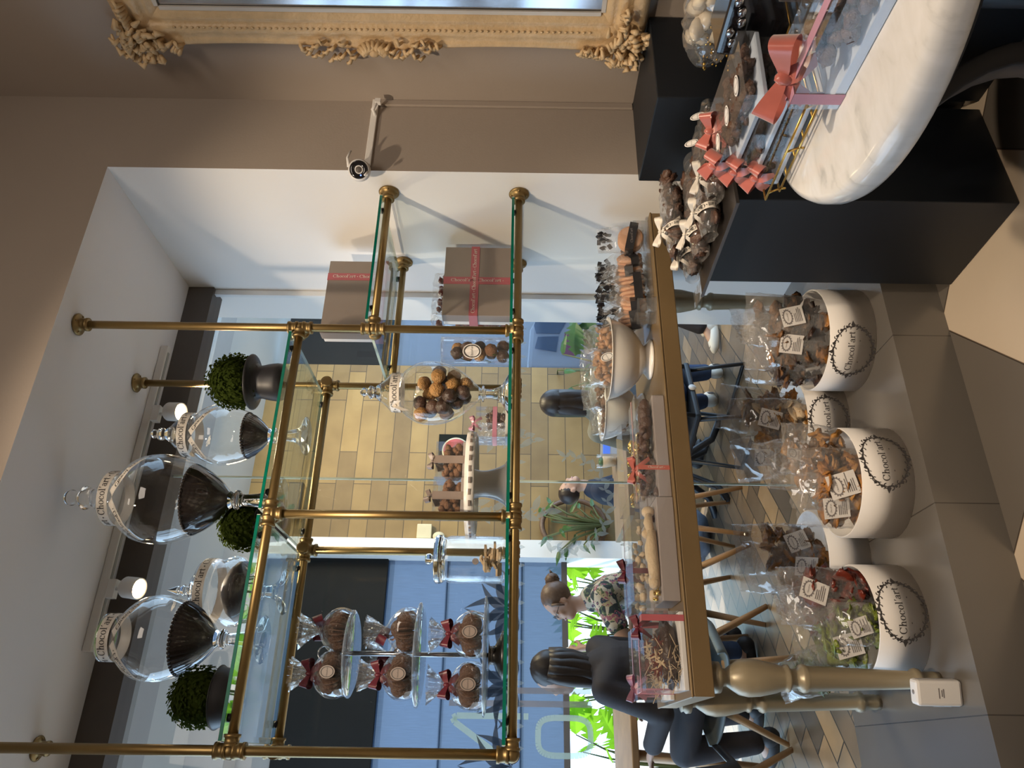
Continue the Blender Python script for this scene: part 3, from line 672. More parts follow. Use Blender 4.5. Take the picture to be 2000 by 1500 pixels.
# ------------------------------------------------------------ marble table
mt = thing('marble_table', 'round white marble table with black curved legs in the foreground', 'table', (1.50, 1.03, 0))
b = B(); b.lathe([(0, .75), (.452, .75), (.463, .755), (.468, .767), (.468, .795), (.462, .811), (.448, .820), (0, .821)], 96); obj('tabletop', b, 'marble', mt)
b = B(); b.lathe([(0, .715), (.40, .715), (.43, .735), (.45, .7495), (0, .7495)], 64); obj('rim', b, 'black_metal', mt)
for k in range(3):
    a = R(158+120*k); ca, sa = math.cos(a), math.sin(a); Q = []
    for i in range(15):
        q = i/14; r_ = .34-.20*math.sin(PI*min(1, q*1.15))+.06*q*q+.02; Q.append((r_, .73-.73*q))
    b = B()
    for s in (-1, 1): pass
    vs = []; fs = []
    for (r_, z) in Q:
        for dr, dw in ((-.025, -.035), (.025, -.035), (.025, .035), (-.025, .035)):
            vs.append(((r_+dr)*ca-dw*sa, (r_+dr)*sa+dw*ca, z))
    for i in range(14):
        for j in range(4): fs.append((i*4+j, i*4+(j+1) % 4, i*4+4+(j+1) % 4, i*4+4+j))
    fs += [(0, 3, 2, 1), (56, 57, 58, 59)]
    b.add(vs, fs, True); obj('leg', b, 'black_metal', mt, bevel=.006)
b = B(); b.lathe([(0, .0), (.20, .0), (.21, .02), (.08, .05), (.05, .1), (.05, .715)], 40); obj('column', b, 'black_metal', mt)

# ------------------------------------------------------------ gilt mirror
mr = thing('wall_mirror', 'large mirror in an ornate cream-gold frame on the side wall', 'mirror', (XR, 1.25, 1.045))
Wm, Hm = 1.37, 1.91; fw = .165       # frame outer: y from -Wm/2 .. Wm/2 (local), z 0..Hm
y1, y0 = 1.932-1.25, -.70
prof = [(0, 0), (0, .030), (.010, .040), (.030, .046), (.048, .038), (.060, .034), (.074, .042), (.094, .044), (.104, .034), (.112, .026), (.122, .030), (.134, .030), (.150, .014), (.165, .010), (.165, 0)]
def rail(p, d, inn, L, nm):          # p: outer corner, d: run, inn: inward
    b = B(); n = 90; vs = []; fs = []; d = Vector(d); inn = Vector(inn); out = Vector((-1, 0, 0)); k = len(prof)
    for i in range(n+1):
        q = i/n
        for (w_, h_) in prof:
            s = w_+(L-2*w_)*q; sag = 0
            if w_ < .045 and L > 1.5: sag = .030*(math.sin(PI*((q*2) % 1))**1.1)*(1-w_/.045)
            rip = .0022*math.sin(q*L*260) if .06 < w_ < .1 else 0
            vs.append(Vector(p)+d*s+inn*(w_+sag)+out*(h_+rip))
    for i in range(n):
        for j in range(k-1): fs.append((i*k+j, i*k+k+j, i*k+k+j+1, i*k+j+1))
    b.add(vs, fs, True); return obj(nm, b, 'frame_cream', mr)
rail((0, y1, 0), (0, 0, 1), (0, -1, 0), Hm, 'frame_rail'); rail((0, y0, 0), (0, 0, 1), (0, 1, 0), Hm, 'frame_rail')
rail((0, y0, Hm), (0, 1, 0), (0, 0, -1), y1-y0, 'frame_rail'); rail((0, y0, 0), (0, 1, 0), (0, 0, 1), y1-y0, 'frame_rail')
b = B()
for a_, c_ in (((y1-.165, .165), (y1-.150, Hm-.165)), ((y0+.15, .165), (y0+.165, Hm-.165))): b.box(-.018, a_[0], a_[1], 0, c_[0], c_[1])
b.box(-.018, y0+.165, .15, 0, y1-.165, .165); b.box(-.018, y0+.165, Hm-.165, 0, y1-.165, Hm-.15); obj('slip', b, 'frame_inner', mr)
b = B(); b.add([(-.008, y0+.16, .16), (-.008, y1-.16, .16), (-.008, y1-.16, Hm-.16), (-.008, y0+.16, Hm-.16)], [(0, 1, 2, 3)], False); obj('mirror_glass', b, 'chrome', mr)
def orn(nm, c, sc_, seed, kind):
    r = random.Random(seed); b = B(); Mx = TM(c, s=sc_)
    if kind == 'shell':
        for k in range(9):
            a = R(-80+20*k); b.tube([(-.045, 0, 0), (-.062, -.02*math.cos(a)+.008, .03*math.sin(a)), (-.040, -.036*math.cos(a)+.014, .05*math.sin(a))], [.006, .011, .006], 8, M=Mx)
        b.ball((-.05, .006, 0), (.016, .016, .018), M=Mx)
    for s in (-1, 1):
        for k in range(18 if kind != 'corner' else 14):
            q = k/17; ln = (.050+.15*q) if kind == 'shell' else .03+.11*q
            w_ = r.uniform(-.028, .028); y_ = .006+w_; z_ = s*ln
            a = r.uniform(-.9, .9)
            if kind == 'corner':
                y_, z_ = (.01+w_*.5-(ln if s < 0 else 0), (ln if s > 0 else .0)*cz_)
            b.tube([(-.036, y_, z_), (-.058, y_+.012*math.sin(a), z_+.013*math.cos(a)), (-.050, y_+.024*math.sin(a), z_+.022*math.cos(a)), (-.036, y_+.02*math.sin(a)+.010, z_+.030*math.cos(a))], [.004, .0065, .0055, .002], 8, M=Mx)
    if kind == 'corner':
        for k in range(60):
            a = r.uniform(0, 2*PI); q = r.uniform(.005, .060); p = Vector((-.038-r.uniform(0, .02), q*math.cos(a), q*math.sin(a)))
            a2 = a+r.uniform(-.8, .8)
            b.tube([p, p+Vector((-.014, .012*math.cos(a2), .012*math.sin(a2))), p+Vector((-.004, .026*math.cos(a2+.7), .026*math.sin(a2+.7)))], [.005, .0085, .003], 8, M=Mx)
    return obj(nm, b, 'frame_cream', mr)
cz_ = 1
orn('shell_ornament', (0, y1-.030, Hm*.52), 1.25, 1, 'shell')
orn('corner_ornament', (0, y1-.055, .06), 1.35, 2, 'corner'); cz_ = -1; orn('corner_ornament', (0, y1-.055, Hm-.06), 1.35, 3, 'corner')
b = B()
for k in range(70): b.ball((-.042, y1-.1, .2+k*(Hm-.4)/69), (.004, .005, .006), 6, 4)
obj('bead_row', b, 'frame_cream', mr)
# ------------------------------------------------------------ goods: shared builders
def cylmap(R_, ang, z0):              # wrap (s,t) onto a cylinder, centred on direction ang (seen from outside)
    return lambda s, t: (R_*math.cos(ang+s/R_), R_*math.sin(ang+s/R_), z0+t)
def plane(o, ux, uy):
    o, ux, uy = Vector(o), Vector(ux), Vector(uy); return lambda s, t: o+ux*s+uy*t
def view_ang(x, y): return math.atan2(-y, -x)
def round_label(name, parent, o, ux, uy, r, ry=None, mbase='white_card', mink='ink', txt=True):
    ux, uy = Vector(ux).normalized(), Vector(uy).normalized(); n = ux.cross(uy); ry = ry or r; b = B(); o = Vector(o)
    P = [o+ux*r*math.cos(2*PI*k/28)+uy*ry*math.sin(2*PI*k/28) for k in range(28)]
    b.add([p+n*.0006 for p in P]+list(P), [tuple(range(28))]+[(k, (k+1) % 28, 28+(k+1) % 28, 28+k) for k in range(28)], False, 0)
    mp = plane(o+n*.0012, ux, uy)
    put_polys(b, [[(x, y) for x, y in q] for q in _ring(0, 0, r*.84, ry*.84, r*.10, ry*.10, n=20)], mp, 1)
    if txt: text(b, "Chocol'art", mp, r*.30, m=1)
    return obj(name, b, [mbase, mink], parent)
def card(parent, o, ux, uy, w, h, rows=5, m='white_card'):
    ux, uy = Vector(ux).normalized(), Vector(uy).normalized(); n = ux.cross(uy); o = Vector(o); b = B()
    mp = plane(o, ux, uy); b.add([mp(-w/2, -h/2)+n*.0, mp(w/2, -h/2), mp(w/2, h/2), mp(-w/2, h/2)], [(0, 1, 2, 3)], False, 0)
    for s in (1, -1):
        mp = plane(o+n*.0012*s, ux*s, uy)
        P = _ring(0, h*.22, w*.38, h*.20, w*.05, h*.035, n=20)
        for k in range(16):
            t = 2*PI*k/16; P += _disc(w*.40*math.cos(t), h*.22+h*.22*math.sin(t), w*.028, 6)
        put_polys(b, P, mp, 1); text(b, "Chocol'art", mp, h*.075, 0, h*.22, 1)
        r = random.Random(int(w*1e4)); P = []
        for k in range(rows):
            y = -h*.08-k*h*.07; l = w*r.uniform(.2, .42); P += _rect(-w*.36, y-h*.012, -w*.36+2*l, y+h*.012)
        put_polys(b, P, mp, 2)
    return obj('label_card', b, [m, 'ink_grey', 'ink_grey'], parent)
def band_strip(b, fn, L, w, n=24, m=0):      # ribbon of width w along fn(q)->(point, side)
    vs = []
    for i in range(n+1):
        p, s = fn(i/n); p, s = Vector(p), Vector(s).normalized(); vs += [p-s*w/2, p+s*w/2]
    b.add(vs, [(2*i, 2*i+1, 2*i+3, 2*i+2) for i in range(n)], True, m)
def bow(name, parent, o, m, size=.04, ang=0, tilt=0, w=.016, tails=1.0, lean=0, txt=False):
    # two loops and two tails in the local x-z plane, facing -y, turned by ang about z
    b = B(); Mx = TM(o, rz=ang, rx=tilt, ry=lean)
    for s in (1, -1):
        def f(q, s=s):
            a = 2*PI*q; r_ = size*math.sin(PI*q)**.8
            return (s*r_, -.38*size*math.sin(a)*(.5+.5*math.sin(PI*q))-.005, size*.16*math.sin(a)+size*.22*math.sin(PI*q)), (-.25*s*math.sin(PI*q), .42, 1)
        vs = []
        for i in range(21):
            p, sd = f(i/20); sd = Vector(sd).normalized(); ww = w*1.35*(.3+.7*math.sin(PI*i/20)**.6); vs += [Vector(p)-sd*ww/2, Vector(p)+sd*ww/2]
        b.add(vs, [(2*i, 2*i+1, 2*i+3, 2*i+2) for i in range(20)], True, 0, Mx)
        if tails:
            def g(q, s=s):
                return (s*size*(.08+.75*q)*tails, -.006-.10*size*math.sin(4*q), -size*(.05+1.05*q)*tails), (1, .5*math.sin(3*q+s), .45*s)
            band_strip(b, lambda q: tuple(Mx @ Vector(v) if i == 0 else Mx.to_3x3() @ Vector(v) for i, v in enumerate(g(q))), 0, w*.9, 10)
    b.ball((0, -.006, 0), (w*.34, w*.34, w*.48), 10, 8, M=Mx, lump=.3)
    return obj(name, b, m, parent)
def chips(b, n, fn, s, m=0, seed=0, flat=.35, mats=1, lump=.5):
    r = random.Random(seed)
    for k in range(n):
        p = fn(r); q = s*r.uniform(.7, 1.2)
        M = TM(p) @ Matrix.Rotation(r.uniform(0, 6.3), 4, 'Z') @ Matrix.Rotation(r.uniform(0, 3.2), 4, 'X')
        b.ball((0, 0, 0), (q, q*r.uniform(.55, .9), q*flat), 11, 8, M=M, lump=lump, seed=seed+k, m=r.randrange(mats) if mats > 1 else m)
def pouch(t, w, h, th, m='cello', fill=.6, seed=0, nm='cello_bag', bend=0):
    # clear bag standing in local x-z, crinkled, bottom at z=0
    sd = seed*7.3
    def f(u, v):
        a = 2*PI*u; c_, s_ = math.cos(a), math.sin(a); q = v
        bl = (math.sin(PI*min(1, (q/fill)*.5+.12))**.6 if q < fill else 0)
        if q >= fill: bl = max(.10, 1-(q-fill)/(1-fill)*1.15)
        if q < .08: bl *= (q/.08)**.5*.9+.1
        x = w*.5*math.copysign(abs(c_)**.7, c_)*(.93+.07*math.sin(PI*q)+(.06*(q-fill) if q > fill else 0)); y = th*.5*math.copysign(abs(s_)**.9, s_)*bl
        nz = noise.noise(Vector((x*26+sd, y*26, q*h*26))); n2 = noise.noise(Vector((x*60+sd, y*40, q*h*60+5)))
        k = .010*nz+.005*n2
        return (x*(1+k*3), y+k*(1 if s_ >= 0 else -1)*(.4+q)+bend*q*q, q*h+k*.8*(q > .8))
    b = B(); b.grid(f, 40, 26, closeu=True); return obj(nm, b, m, t)

# ------------------------------------------------------------ apothecary jars on the top shelf
def fine(pr_, k=4):                   # smooth a profile by Catmull-Rom
    out = []
    for i in range(len(pr_)-1):
        p0, p1, p2, p3 = pr_[max(0, i-1)], pr_[i], pr_[i+1], pr_[min(len(pr_)-1, i+2)]
        for j in range(k):
            q = j/k; out.append(tuple(max(0, .5*((2*p1[d])+(-p0[d]+p2[d])*q+(2*p0[d]-5*p1[d]+4*p2[d]-p3[d])*q*q+(-p0[d]+3*p1[d]-3*p2[d]+p3[d])*q**3)) for d in (0, 1)))
    return out+[pr_[-1]]
def jar(label, loc, foot, body, neck, lid, band_z, band_r, ribbon_seed=0, has_lid=True, tails=True):
    t = thing('glass_jar', label, 'jar', loc); an = view_ang(loc[0], loc[1])
    b = B(); b.lathe(fine(foot), 40); obj('foot', b, 'cut_glass', t)
    b = B(); b.lathe(fine(body), 48, cap=False); obj('bowl', b, 'jar_glass', t)
    if has_lid:
        b = B(); L_ = fine(lid); cut = next(i for i, (r_, z) in enumerate(L_) if r_ < .036 or i == len(L_)-1)
        b.lathe(L_[:cut+1], 36, cap=False); ld = obj('lid', b, 'jar_glass', t)
        if len(L_)-cut > 4: b = B(); b.lathe(L_[cut:], 28); obj('finial', b, 'cut_glass', ld)
    b = B(); h = .036
    b.lathe([(band_r, band_z-h/2), (band_r+.0005, band_z), (band_r, band_z+h/2)], 56, cap=False)
    rb = obj('ribbon', b, 'white_ribbon', t)
    b = B(); text(b, "Chocol'art • Chocol'art • Chocol'art", cylmap(band_r+.0015, an+.1, band_z), .030); obj('lettering', b, 'ink', rb)
    if tails:
        r = random.Random(ribbon_seed)
        for s in (1, -1):
            a0 = an+.12*s+r.uniform(-.1, .1); L = r.uniform(.10, .13); R_ = band_r+.004
            zb = band_z-h/2
            def tp(q): # tail hangs over the bowl shoulder
                a = a0+s*1.0*q; z = zb-.02-L*q*.75
                # radius of the bowl at height z
                rr = R_
                for i in range(len(body)-1):
                    (ra, za), (rb_, zb_) = body[i], body[i+1]
                    if min(za, zb_) <= z <= max(za, zb_): rr = ra+(rb_-ra)*(z-za)/(zb_-za if zb_ != za else 1)
                return rr+.003, a, z
            vs = []; n = 18; mid = []
            for i in range(n+1):
                rr, a, z = tp(i/n); r2, a2, z2 = tp(min(1, i/n+.03)); p = Vector((rr*math.cos(a), rr*math.sin(a), z)); q2 = Vector((r2*math.cos(a2), r2*math.sin(a2), z2))
                d = (q2-p).normalized() if i < n else d; nrm = Vector((math.cos(a), math.sin(a), .5)).normalized(); sd = d.cross(nrm).normalized(); mid.append((p, d, sd, nrm)); vs += [p-sd*.013, p+sd*.013]
            bb = B(); bb.add(vs, [(2*i, 2*i+1, 2*i+3, 2*i+2) for i in range(n)], True); tl = obj('ribbon_tail', bb, 'white_ribbon', t)
            bb = B(); ln = sum((mid[i+1][0]-mid[i][0]).length for i in range(n))
            def mp(u_, v_, s=s):
                q = (u_/ln+.5); q = min(.999, max(0, q)); i = int(q*n); p, d, sd, nrm = mid[i]; p2 = mid[i+1][0]
                return p.lerp(p2, q*n-i)+sd*v_+nrm*.0018
            text(bb, "Chocol'art •" if s > 0 else "• Chocol'art", mp, .021); obj('lettering', bb, 'ink', tl)
    return t
def liner(label, loc, prof_, teeth, top):
    nf = 84; b = B()
    def wob(i, k): return 1+(.03 if i else .0)*(1 if k % 2 else -1)
    b.lathe(prof_, nf, wob=wob, cap=False); b.lathe([(prof_[-1][0]*.97, prof_[-1][1]-.004), (prof_[-1][0]*.5, prof_[-1][1]-.012), (0, prof_[-1][1]-.02)], nf, cap=False)
    r = random.Random(teeth)
    for k in range(teeth):
        a = 2*PI*k/teeth; b.ball((prof_[-1][0]*math.cos(a), prof_[-1][0]*math.sin(a), top), (.0072, .0072, .006), 6, 4)
    return tag(obj('pleated_liner', b, 'liner', loc=loc), label, 'paper liner')
L1, L2, L3, L4 = (1.115, 2.70, TU), (.795, 2.52, TU), (.335, 2.56, TU), (.520, 2.72, TU)
foot = lambda rf, h: [(rf, 0), (rf, .004), (rf*.8, .012), (rf*.45, .03), (rf*.28, h*.5), (rf*.26, h*.78), (rf*.40, h*.82), (rf*.42, h*.88), (rf*.28, h*.92), (rf*.38, h*1.0)]
jar('small apothecary jar with stepped lid next to the potted ball in the urn', L1, foot(.075, .145),
    [(.024, .145), (.064, .185), (.102, .25), (.120, .32), (.118, .365), (.100, .408), (.074, .44)], 0, [(.084, .44), (.080, .475), (.062, .485), (.060, .50), (.034, .53), (.022, .548), (.018, .553), (.025, .565), (.022, .578), (.012, .585), (.019, .595), (.010, .608), (0, .61)], .457, .0865, 3)
jar('tallest apothecary jar with a big round belly and tall stepped lid', L2, foot(.082, .18),
    [(.028, .18), (.072, .222), (.116, .282), (.148, .36), (.158, .425), (.147, .49), (.114, .538), (.082, .56)], 0, [(.092, .56), (.088, .60), (.055, .615), (.05, .635), (.034, .65), (.032, .665), (.042, .69), (.026, .705), (.018, .715), (.028, .735), (.020, .755), (0, .765)], .582, .0945, 5)
jar('round jar without a lid knob, next to the left brass post', L3, foot(.075, .155),
    [(.028, .155), (.066, .188), (.108, .245), (.134, .315), (.135, .37), (.116, .42), (.072, .468)], 0, [(.074, .468), (.074, .512), (.07, .516), (.0, .517)], .49, .0758, 9)
jar('low wide jar with a pointed lid behind the round jar', L4, foot(.078, .10),
    [(.03, .10), (.08, .12), (.118, .155), (.124, .19), (.110, .225), (.102, .24)], 0, [(.112, .24), (.108, .285), (.10, .30), (.055, .315), (.052, .33), (.018, .338), (.014, .352), (.020, .36), (.012, .375), (.015, .382), (0, .425)], .268, .1135, 12, tails=False)
liner('dark pleated paper cups filling the bottom of the small stepped-lid jar', L1, [(.020, .150), (.058, .18), (.078, .205), (.086, .225)], 44, .227)
liner('dark pleated paper cups half filling the tallest jar', L2, [(.024, .186), (.066, .222), (.096, .262), (.112, .288), (.119, .304)], 62, .306)
liner('dark pleated paper cups half filling the round jar without a lid knob', L3, [(.024, .160), (.060, .188), (.092, .218), (.108, .245), (.113, .258)], 54, .260)
b = B(); b.lathe([(.024, .104), (.073, .124), (.106, .15), (.105, .165), (.085, .19), (.05, .212), (0, .222)], 40, wob=lambda i, k: 1+.012*math.sin(k*2.5+i)); tag(obj('pleated_liner', b, 'liner', loc=L4), 'dark mound of pleated paper cups in the low wide jar', 'paper liner')
# topiary balls
def topiary(label, loc, pot, R_, zc, seed, n=1500):
    t = thing('potted_topiary', label, 'plant', loc); r = random.Random(seed)
    b = B(); b.lathe(fine(pot, 3), 36); obj('pot', b, 'pot_black', t)
    b = B(); b.ball((0, 0, zc), R_*.86, 20, 14, lump=.12, seed=seed)
    for k in range(n):
        d = Vector((r.gauss(0, 1), r.gauss(0, 1), r.gauss(0, 1))).normalized(); p = Vector((0, 0, zc))+d*R_*r.uniform(.84, 1.02)
        x = d.cross(Vector((r.random(), r.random(), r.random()))).normalized(); y = d.cross(x); s = R_*r.uniform(.07, .12)
        e = d*s*r.uniform(.2, .9)
        b.add([p, p+x*s*.5+y*s*.5+e*.5, p+y*s*1.3+e, p-x*s*.5+y*s*.5+e*.5], [(0, 1, 2), (0, 2, 3)], False)
    obj('foliage', b, 'topiary', t); return t
topiary('boxwood ball in a wide-brimmed black urn beside the right brass post', (1.20, 2.40, TU), [(.040, 0), (.045, .008), (.068, .03), (.066, .07), (.060, .10), (.070, .118), (.098, .128), (.100, .136), (.085, .138)], .100, .195, 1)
topiary('boxwood ball in a black pot behind the tallest jar', (.735, 2.62, TU), [(.050, 0), (.056, .01), (.065, .09), (.07, .095), (.066, .10)], .094, .15, 2)
topiary('boxwood ball in a low black bowl beside the left brass post', (.150, 2.42, TU), [(.040, 0), (.055, .004), (.078, .028), (.087, .058), (.092, .062), (.085, .066)], .088, .118, 3)

# ------------------------------------------------------------ middle shelf
LJ = (1.243, 2.56, TM_)
t = jar('apothecary jar of truffles with a cone lid on the middle shelf', LJ, foot(.074, .115),
    [(.028, .115), (.07, .16), (.105, .215), (.122, .275), (.118, .34), (.09, .392), (.066, .41)], 0, [(.072, .41), (.07, .445), (.074, .45), (.048, .475), (.026, .505), (.020, .515), (.026, .53), (.012, .54), (.018, .555), (.008, .567), (0, .57)], .428, .0755, 15, tails=False)
TJ = t
b = B()
for s in (-1, 1): band_strip(b, lambda q, s=s: ((.0735*math.cos(view_ang(1.243, 2.56)-.75)-.012*q-.02*q*s, .0735*math.sin(view_ang(1.243, 2.56)-.75)-.03*q, .43-.05*q*(1 if s > 0 else .3)), (0, .2, 1)), 0, .026, 8)
obj('ribbon_tail', b, 'white_ribbon', t)
tr_src = {}
def truffle(kind, loc, r_, label, group):
    if kind not in tr_src:
        b = B(); b.ball((0, 0, 0), .030, 16, 12, lump=.16, seed=len(tr_src)); o = obj('truffle', b, kind); tr_src[kind] = o
    else: o = tr_src[kind].copy(); C.objects.link(o)
    o.location = loc; o.scale = (r_/.03,)*3; o.rotation_euler = (loc[0]*40, loc[1]*70, loc[2]*90)
    return tag(o, label, 'truffle', group)
rj = random.Random(4); placed = []
for k in range(4000):
    z = rj.uniform(.155, .35); rb = [(.028, .115), (.07, .16), (.105, .215), (.122, .275), (.118, .34), (.09, .392)]
    rr = .03
    for i in range(5):
        if rb[i][1] <= z <= rb[i+1][1]: rr = rb[i][0]+(rb[i+1][0]-rb[i][0])*(z-rb[i][1])/(rb[i+1][1]-rb[i][1])
    a = rj.uniform(0, 2*PI); q = rj.uniform(.3, 1)**.5*(rr-.032)
    if q < 0: continue
    if z > .275 and not (.5 < a % (2*PI) < 3.3): continue
    p = Vector((q*math.cos(a), q*math.sin(a), z))
    if all((p-o).length > .049 for o in placed): placed.append(p)
    if len(placed) >= 26: break
for i, p in enumerate(placed):
    kind = ('nutty', 'chocolate', 'nutty', 'milk_choc', 'chocolate')[i % 5]
    truffle(kind, Vector(LJ)+p, .0275, {'nutty': 'golden nut-coated truffle in the apothecary jar', 'chocolate': 'dark chocolate truffle in the apothecary jar', 'milk_choc': 'smooth milk chocolate truffle in the apothecary jar'}[kind], 'truffles in the jar')
# clear tube of truffle balls
LT = (1.424, 2.55, TM_)
t = thing('clear_tube', 'clear cylinder of chocolate balls with an oval label', 'tube', LT)
b = B(); b.lathe([(.055, 0), (.055, .262)], 40, cap=False); obj('wall', b, 'acrylic', t)
b = B(); b.lathe([(.0555, .255), (.0555, .268), (0, .269)], 40, cap=False); obj('lid', b, 'acrylic', t)
an = view_ang(LT[0], LT[1]); b = B(); q0 = Vector((math.cos(an), math.sin(an), 0)); mp = cylmap(.0565, an, .145)
P = [(.030*math.cos(2*PI*k/28), .036*math.sin(2*PI*k/28)) for k in range(28)]
b.add([mp(*p) for p in P], [tuple(range(28))], False, 0); mp2 = cylmap(.0578, an, .145)
put_polys(b, _ring(0, 0, .026, .032, .004, .004, n=24), mp2, 1); text(b, "Chocol'art", mp2, .0095, m=1); obj('label', b, ['white_card', 'ink'], t)
b = B(); rl = random.Random(8)
for k in range(12):
    a = an+rl.uniform(-1.2, 1.2); z = rl.uniform(.03, .2); leaf_palm(b, (.05*math.cos(a), .05*math.sin(a), z), (.2, 0, 1), (math.cos(a), math.sin(a), 0), .03, .014, 1)
obj('sprig', b, 'topiary', t)
k = 0
for z, a0 in ((.026, 0), (.072, 1.0), (.118, .2), (.164, 1.3), (.205, .5)):
    for j in range(2):
        a = an+a0-.8+PI*j; kind = ('chocolate', 'milk_choc', 'cocoa', 'chocolate', 'nutty')[k % 5]; k += 1
        truffle(kind, (LT[0]+.026*math.cos(a), LT[1]+.026*math.sin(a), LT[2]+z), .0255, {'chocolate': 'dark chocolate ball in the clear tube', 'milk_choc': 'milk chocolate ball in the clear tube', 'cocoa': 'cocoa-dusted brown ball in the clear tube', 'nutty': 'pale golden ball in the clear tube'}[kind], 'balls in the clear tube')
# grey gift boxes with printed ribbons
def gift(label, x0, x1, y0, y1, z0, h, vx, hz):
    t = thing('gift_box', label, 'box', ((x0+x1)/2, (y0+y1)/2, z0)); w, d = (x1-x0)/2, (y1-y0)/2
    b = B(); b.box(-w, -d, 0, w, d*.25, h); obj('lid', b, 'taupe_card', t, bevel=.002)
    b = B(); b.box(-w+.004, -d+.01, .002, w-.004, d, h-.004); obj('tray', b, 'white_card', t, bevel=.002)
    b = B(); e = .0012
    if vx is not None: b.box(vx-.018, -d-e, -.0, vx+.018, d+e, h+e)
    r1 = obj('ribbon', b, 'pink_ribbon', t)
    if vx is not None:
        b = B(); text(b, "Chocol'art • Chocol'art •", plane((vx, -d-e*2, h/2), (0, 0, -1), (1, 0, 0)), .021); obj('lettering', b, 'white_ribbon', r1)
    if hz is not None:
        b = B(); b.box(-w-e*2, -d-e*2, hz-.018, w+e*2, d+e*2, hz+.018); r2 = obj('ribbon', b, 'pink_ribbon', t)
        b = B(); text(b, "Chocol'art • Chocol'art • Chocol'art", plane((-.0, -d-e*3, hz), (1, 0, 0), (0, 0, 1)), .021); obj('lettering', b, 'white_ribbon', r2)
    return t
gift('grey gift box crossed by a pink printed ribbon, standing on the middle shelf', 1.632, 1.98, 2.62, 2.70, TM_, .285, -.02+.02, .155)
g2 = gift('grey gift box with a pink ribbon, standing on the short top-right shelf', 1.565, 1.93, 2.665, 2.745, TR_, .268, .10, .03)
for k in range(4):
    x = 1.68+.07*k
    t = thing('sweet_bag', 'small clear bag of red-brown sweets behind the standing grey gift box', 'bag', (x, 2.745, TM_), group='bags of red-brown sweets')
    pouch(t, .072, .345, .05, 'cello', .93, 50+k); b = B(); chips(b, 22, lambda r: (r.uniform(-.024, .024), r.uniform(-.012, .012), r.uniform(.02, .315)), .019, 0, 60+k, .7); obj('sweets', b, 'redbrown', t)['kind'] = 'stuff'
# cake stand with two boxes of nuts
LC = (.868, 2.52, TM_)
t = thing('cake_stand', 'white cake stand with a slotted scalloped rim', 'cake stand', LC)
b = B(); b.lathe(fine([(.080, 0), (.081, .004), (.070, .012), (.056, .04), (.047, .08), (.052, .118), (.06, .122)], 4), 40); obj('pedestal', b, 'porcelain', t)
n = 96; prf = [(0, .122), (.16, .124), (.176, .128), (.181, .142), (.184, .126), (.182, .110), (.178, .108), (.174, .121), (0, .118)]
b = B(); b.lathe(prf, n, wob=lambda i, k: 1+(.012*math.cos(k*12*2*PI/n) if 2 <= i <= 7 else 0)); pl = obj('plate', b, 'porcelain', t)
b = B()
for k in range(30):
    a = 2*PI*k/30+.05; M = TM((.1835*math.cos(a), .1835*math.sin(a), .124), rz=a); b.box(-.002, -.010, -.0035, .004, .010, .0035, M=M)
obj('rim_slots', b, 'taupe_ribbon', pl)
def clear_box(t, w, d, h, tray_h, tray_m, lid_m='acrylic', inset=.002):
    b = B(); b.box(-w/2, -d/2, 0, w/2, d/2, tray_h); obj('tray', b, tray_m, t, bevel=.0015)
    b = B(); e = .001
    b.box(-w/2-e, -d/2-e, .002, w/2+e, d/2+e, h); o = obj('clear_lid', b, lid_m, t); return o
for k, (ox, lb) in enumerate(((.070, 'nut box with a taupe bow on the cake stand, farther from the straight-sided jar'), (-.068, 'nut box with a taupe bow on the cake stand, nearer the straight-sided jar'))):
    t = thing('nut_box', lb, 'box', (LC[0]+ox, LC[1]-.01-.02*k, LC[2]+.127), R(-5), 'taupe-ribbon nut boxes')
    clear_box(t, .128, .115, .125, .03, 'taupe_tray')
    b = B(); chips(b, 84, lambda r: (r.uniform(-.053, .053), r.uniform(-.047, .04), r.uniform(.036, .098)), .0155, 0, 70+k, .75, lump=.2); obj('nuts', b, 'cocoa', t)['kind'] = 'stuff'
    b = B(); b.box(-.014, -.0600, -.0, .014, .0600, .1275); b2 = B(); b2.box(-.013, -.058, .001, .013, .058, .126)
    b = B()
    for y in (-.0595, .0590): b.box(-.014, y, 0, .014, y+.0008, .127)
    b.box(-.014, -.0595, .1262, .014, .0598, .1272); obj('ribbon', b, 'taupe_ribbon', t)
    bow('bow', t, (0, -.02, .140), 'taupe_ribbon', .032, R(20+30*k), 0, .013)
# square clear cookie jar
LK = (.605, 2.55, TM_)
t = thing('cookie_jar', 'clear straight-sided glass jar with a flat knobbed lid on the middle shelf', 'jar', LK)
b = B(); b.lathe([(.0, .004), (.074, .004), (.080, .012), (.080, .19), (.074, .203), (.076, .212)], 44, cap=False); b.lathe([(.072, .014), (.075, .02), (.075, .188), (.07, .203)], 44, cap=False); obj('body', b, 'jar_glass', t)
b = B(); b.lathe([(0, .208), (.070, .208), (.078, .214), (.082, .222), (.082, .236), (.076, .242), (.02, .244), (.011, .247), (.010, .252), (.018, .258), (.018, .272), (.012, .276), (0, .277)], 44, cap=False); obj('lid', b, 'cut_glass', t)
round_label('round_label', t, (-.025, -.0805, .10), (1, 0, 0), (0, 0, 1), .011, None, 'ink_grey', 'taupe_tray', False)
b = B(); r = random.Random(5)
for k in range(24):
    a = r.uniform(0, 6.3); q = r.uniform(0, .045); M = TM((q*math.cos(a), q*math.sin(a), .02+.055*r.random()*(1.15 if a > 3 else .8))) @ Matrix.Rotation(r.uniform(0, 6), 4, 'Z') @ Matrix.Rotation(r.uniform(-.6, .6), 4, 'X')
    b.cbox((0, 0, 0), (.042, .026, .008), M=M)
o = obj('wafer_pieces', b, 'biscuit', loc=LK); tag(o, 'broken wafer pieces lying at the bottom of the straight-sided glass jar', 'wafers', kind='stuff')
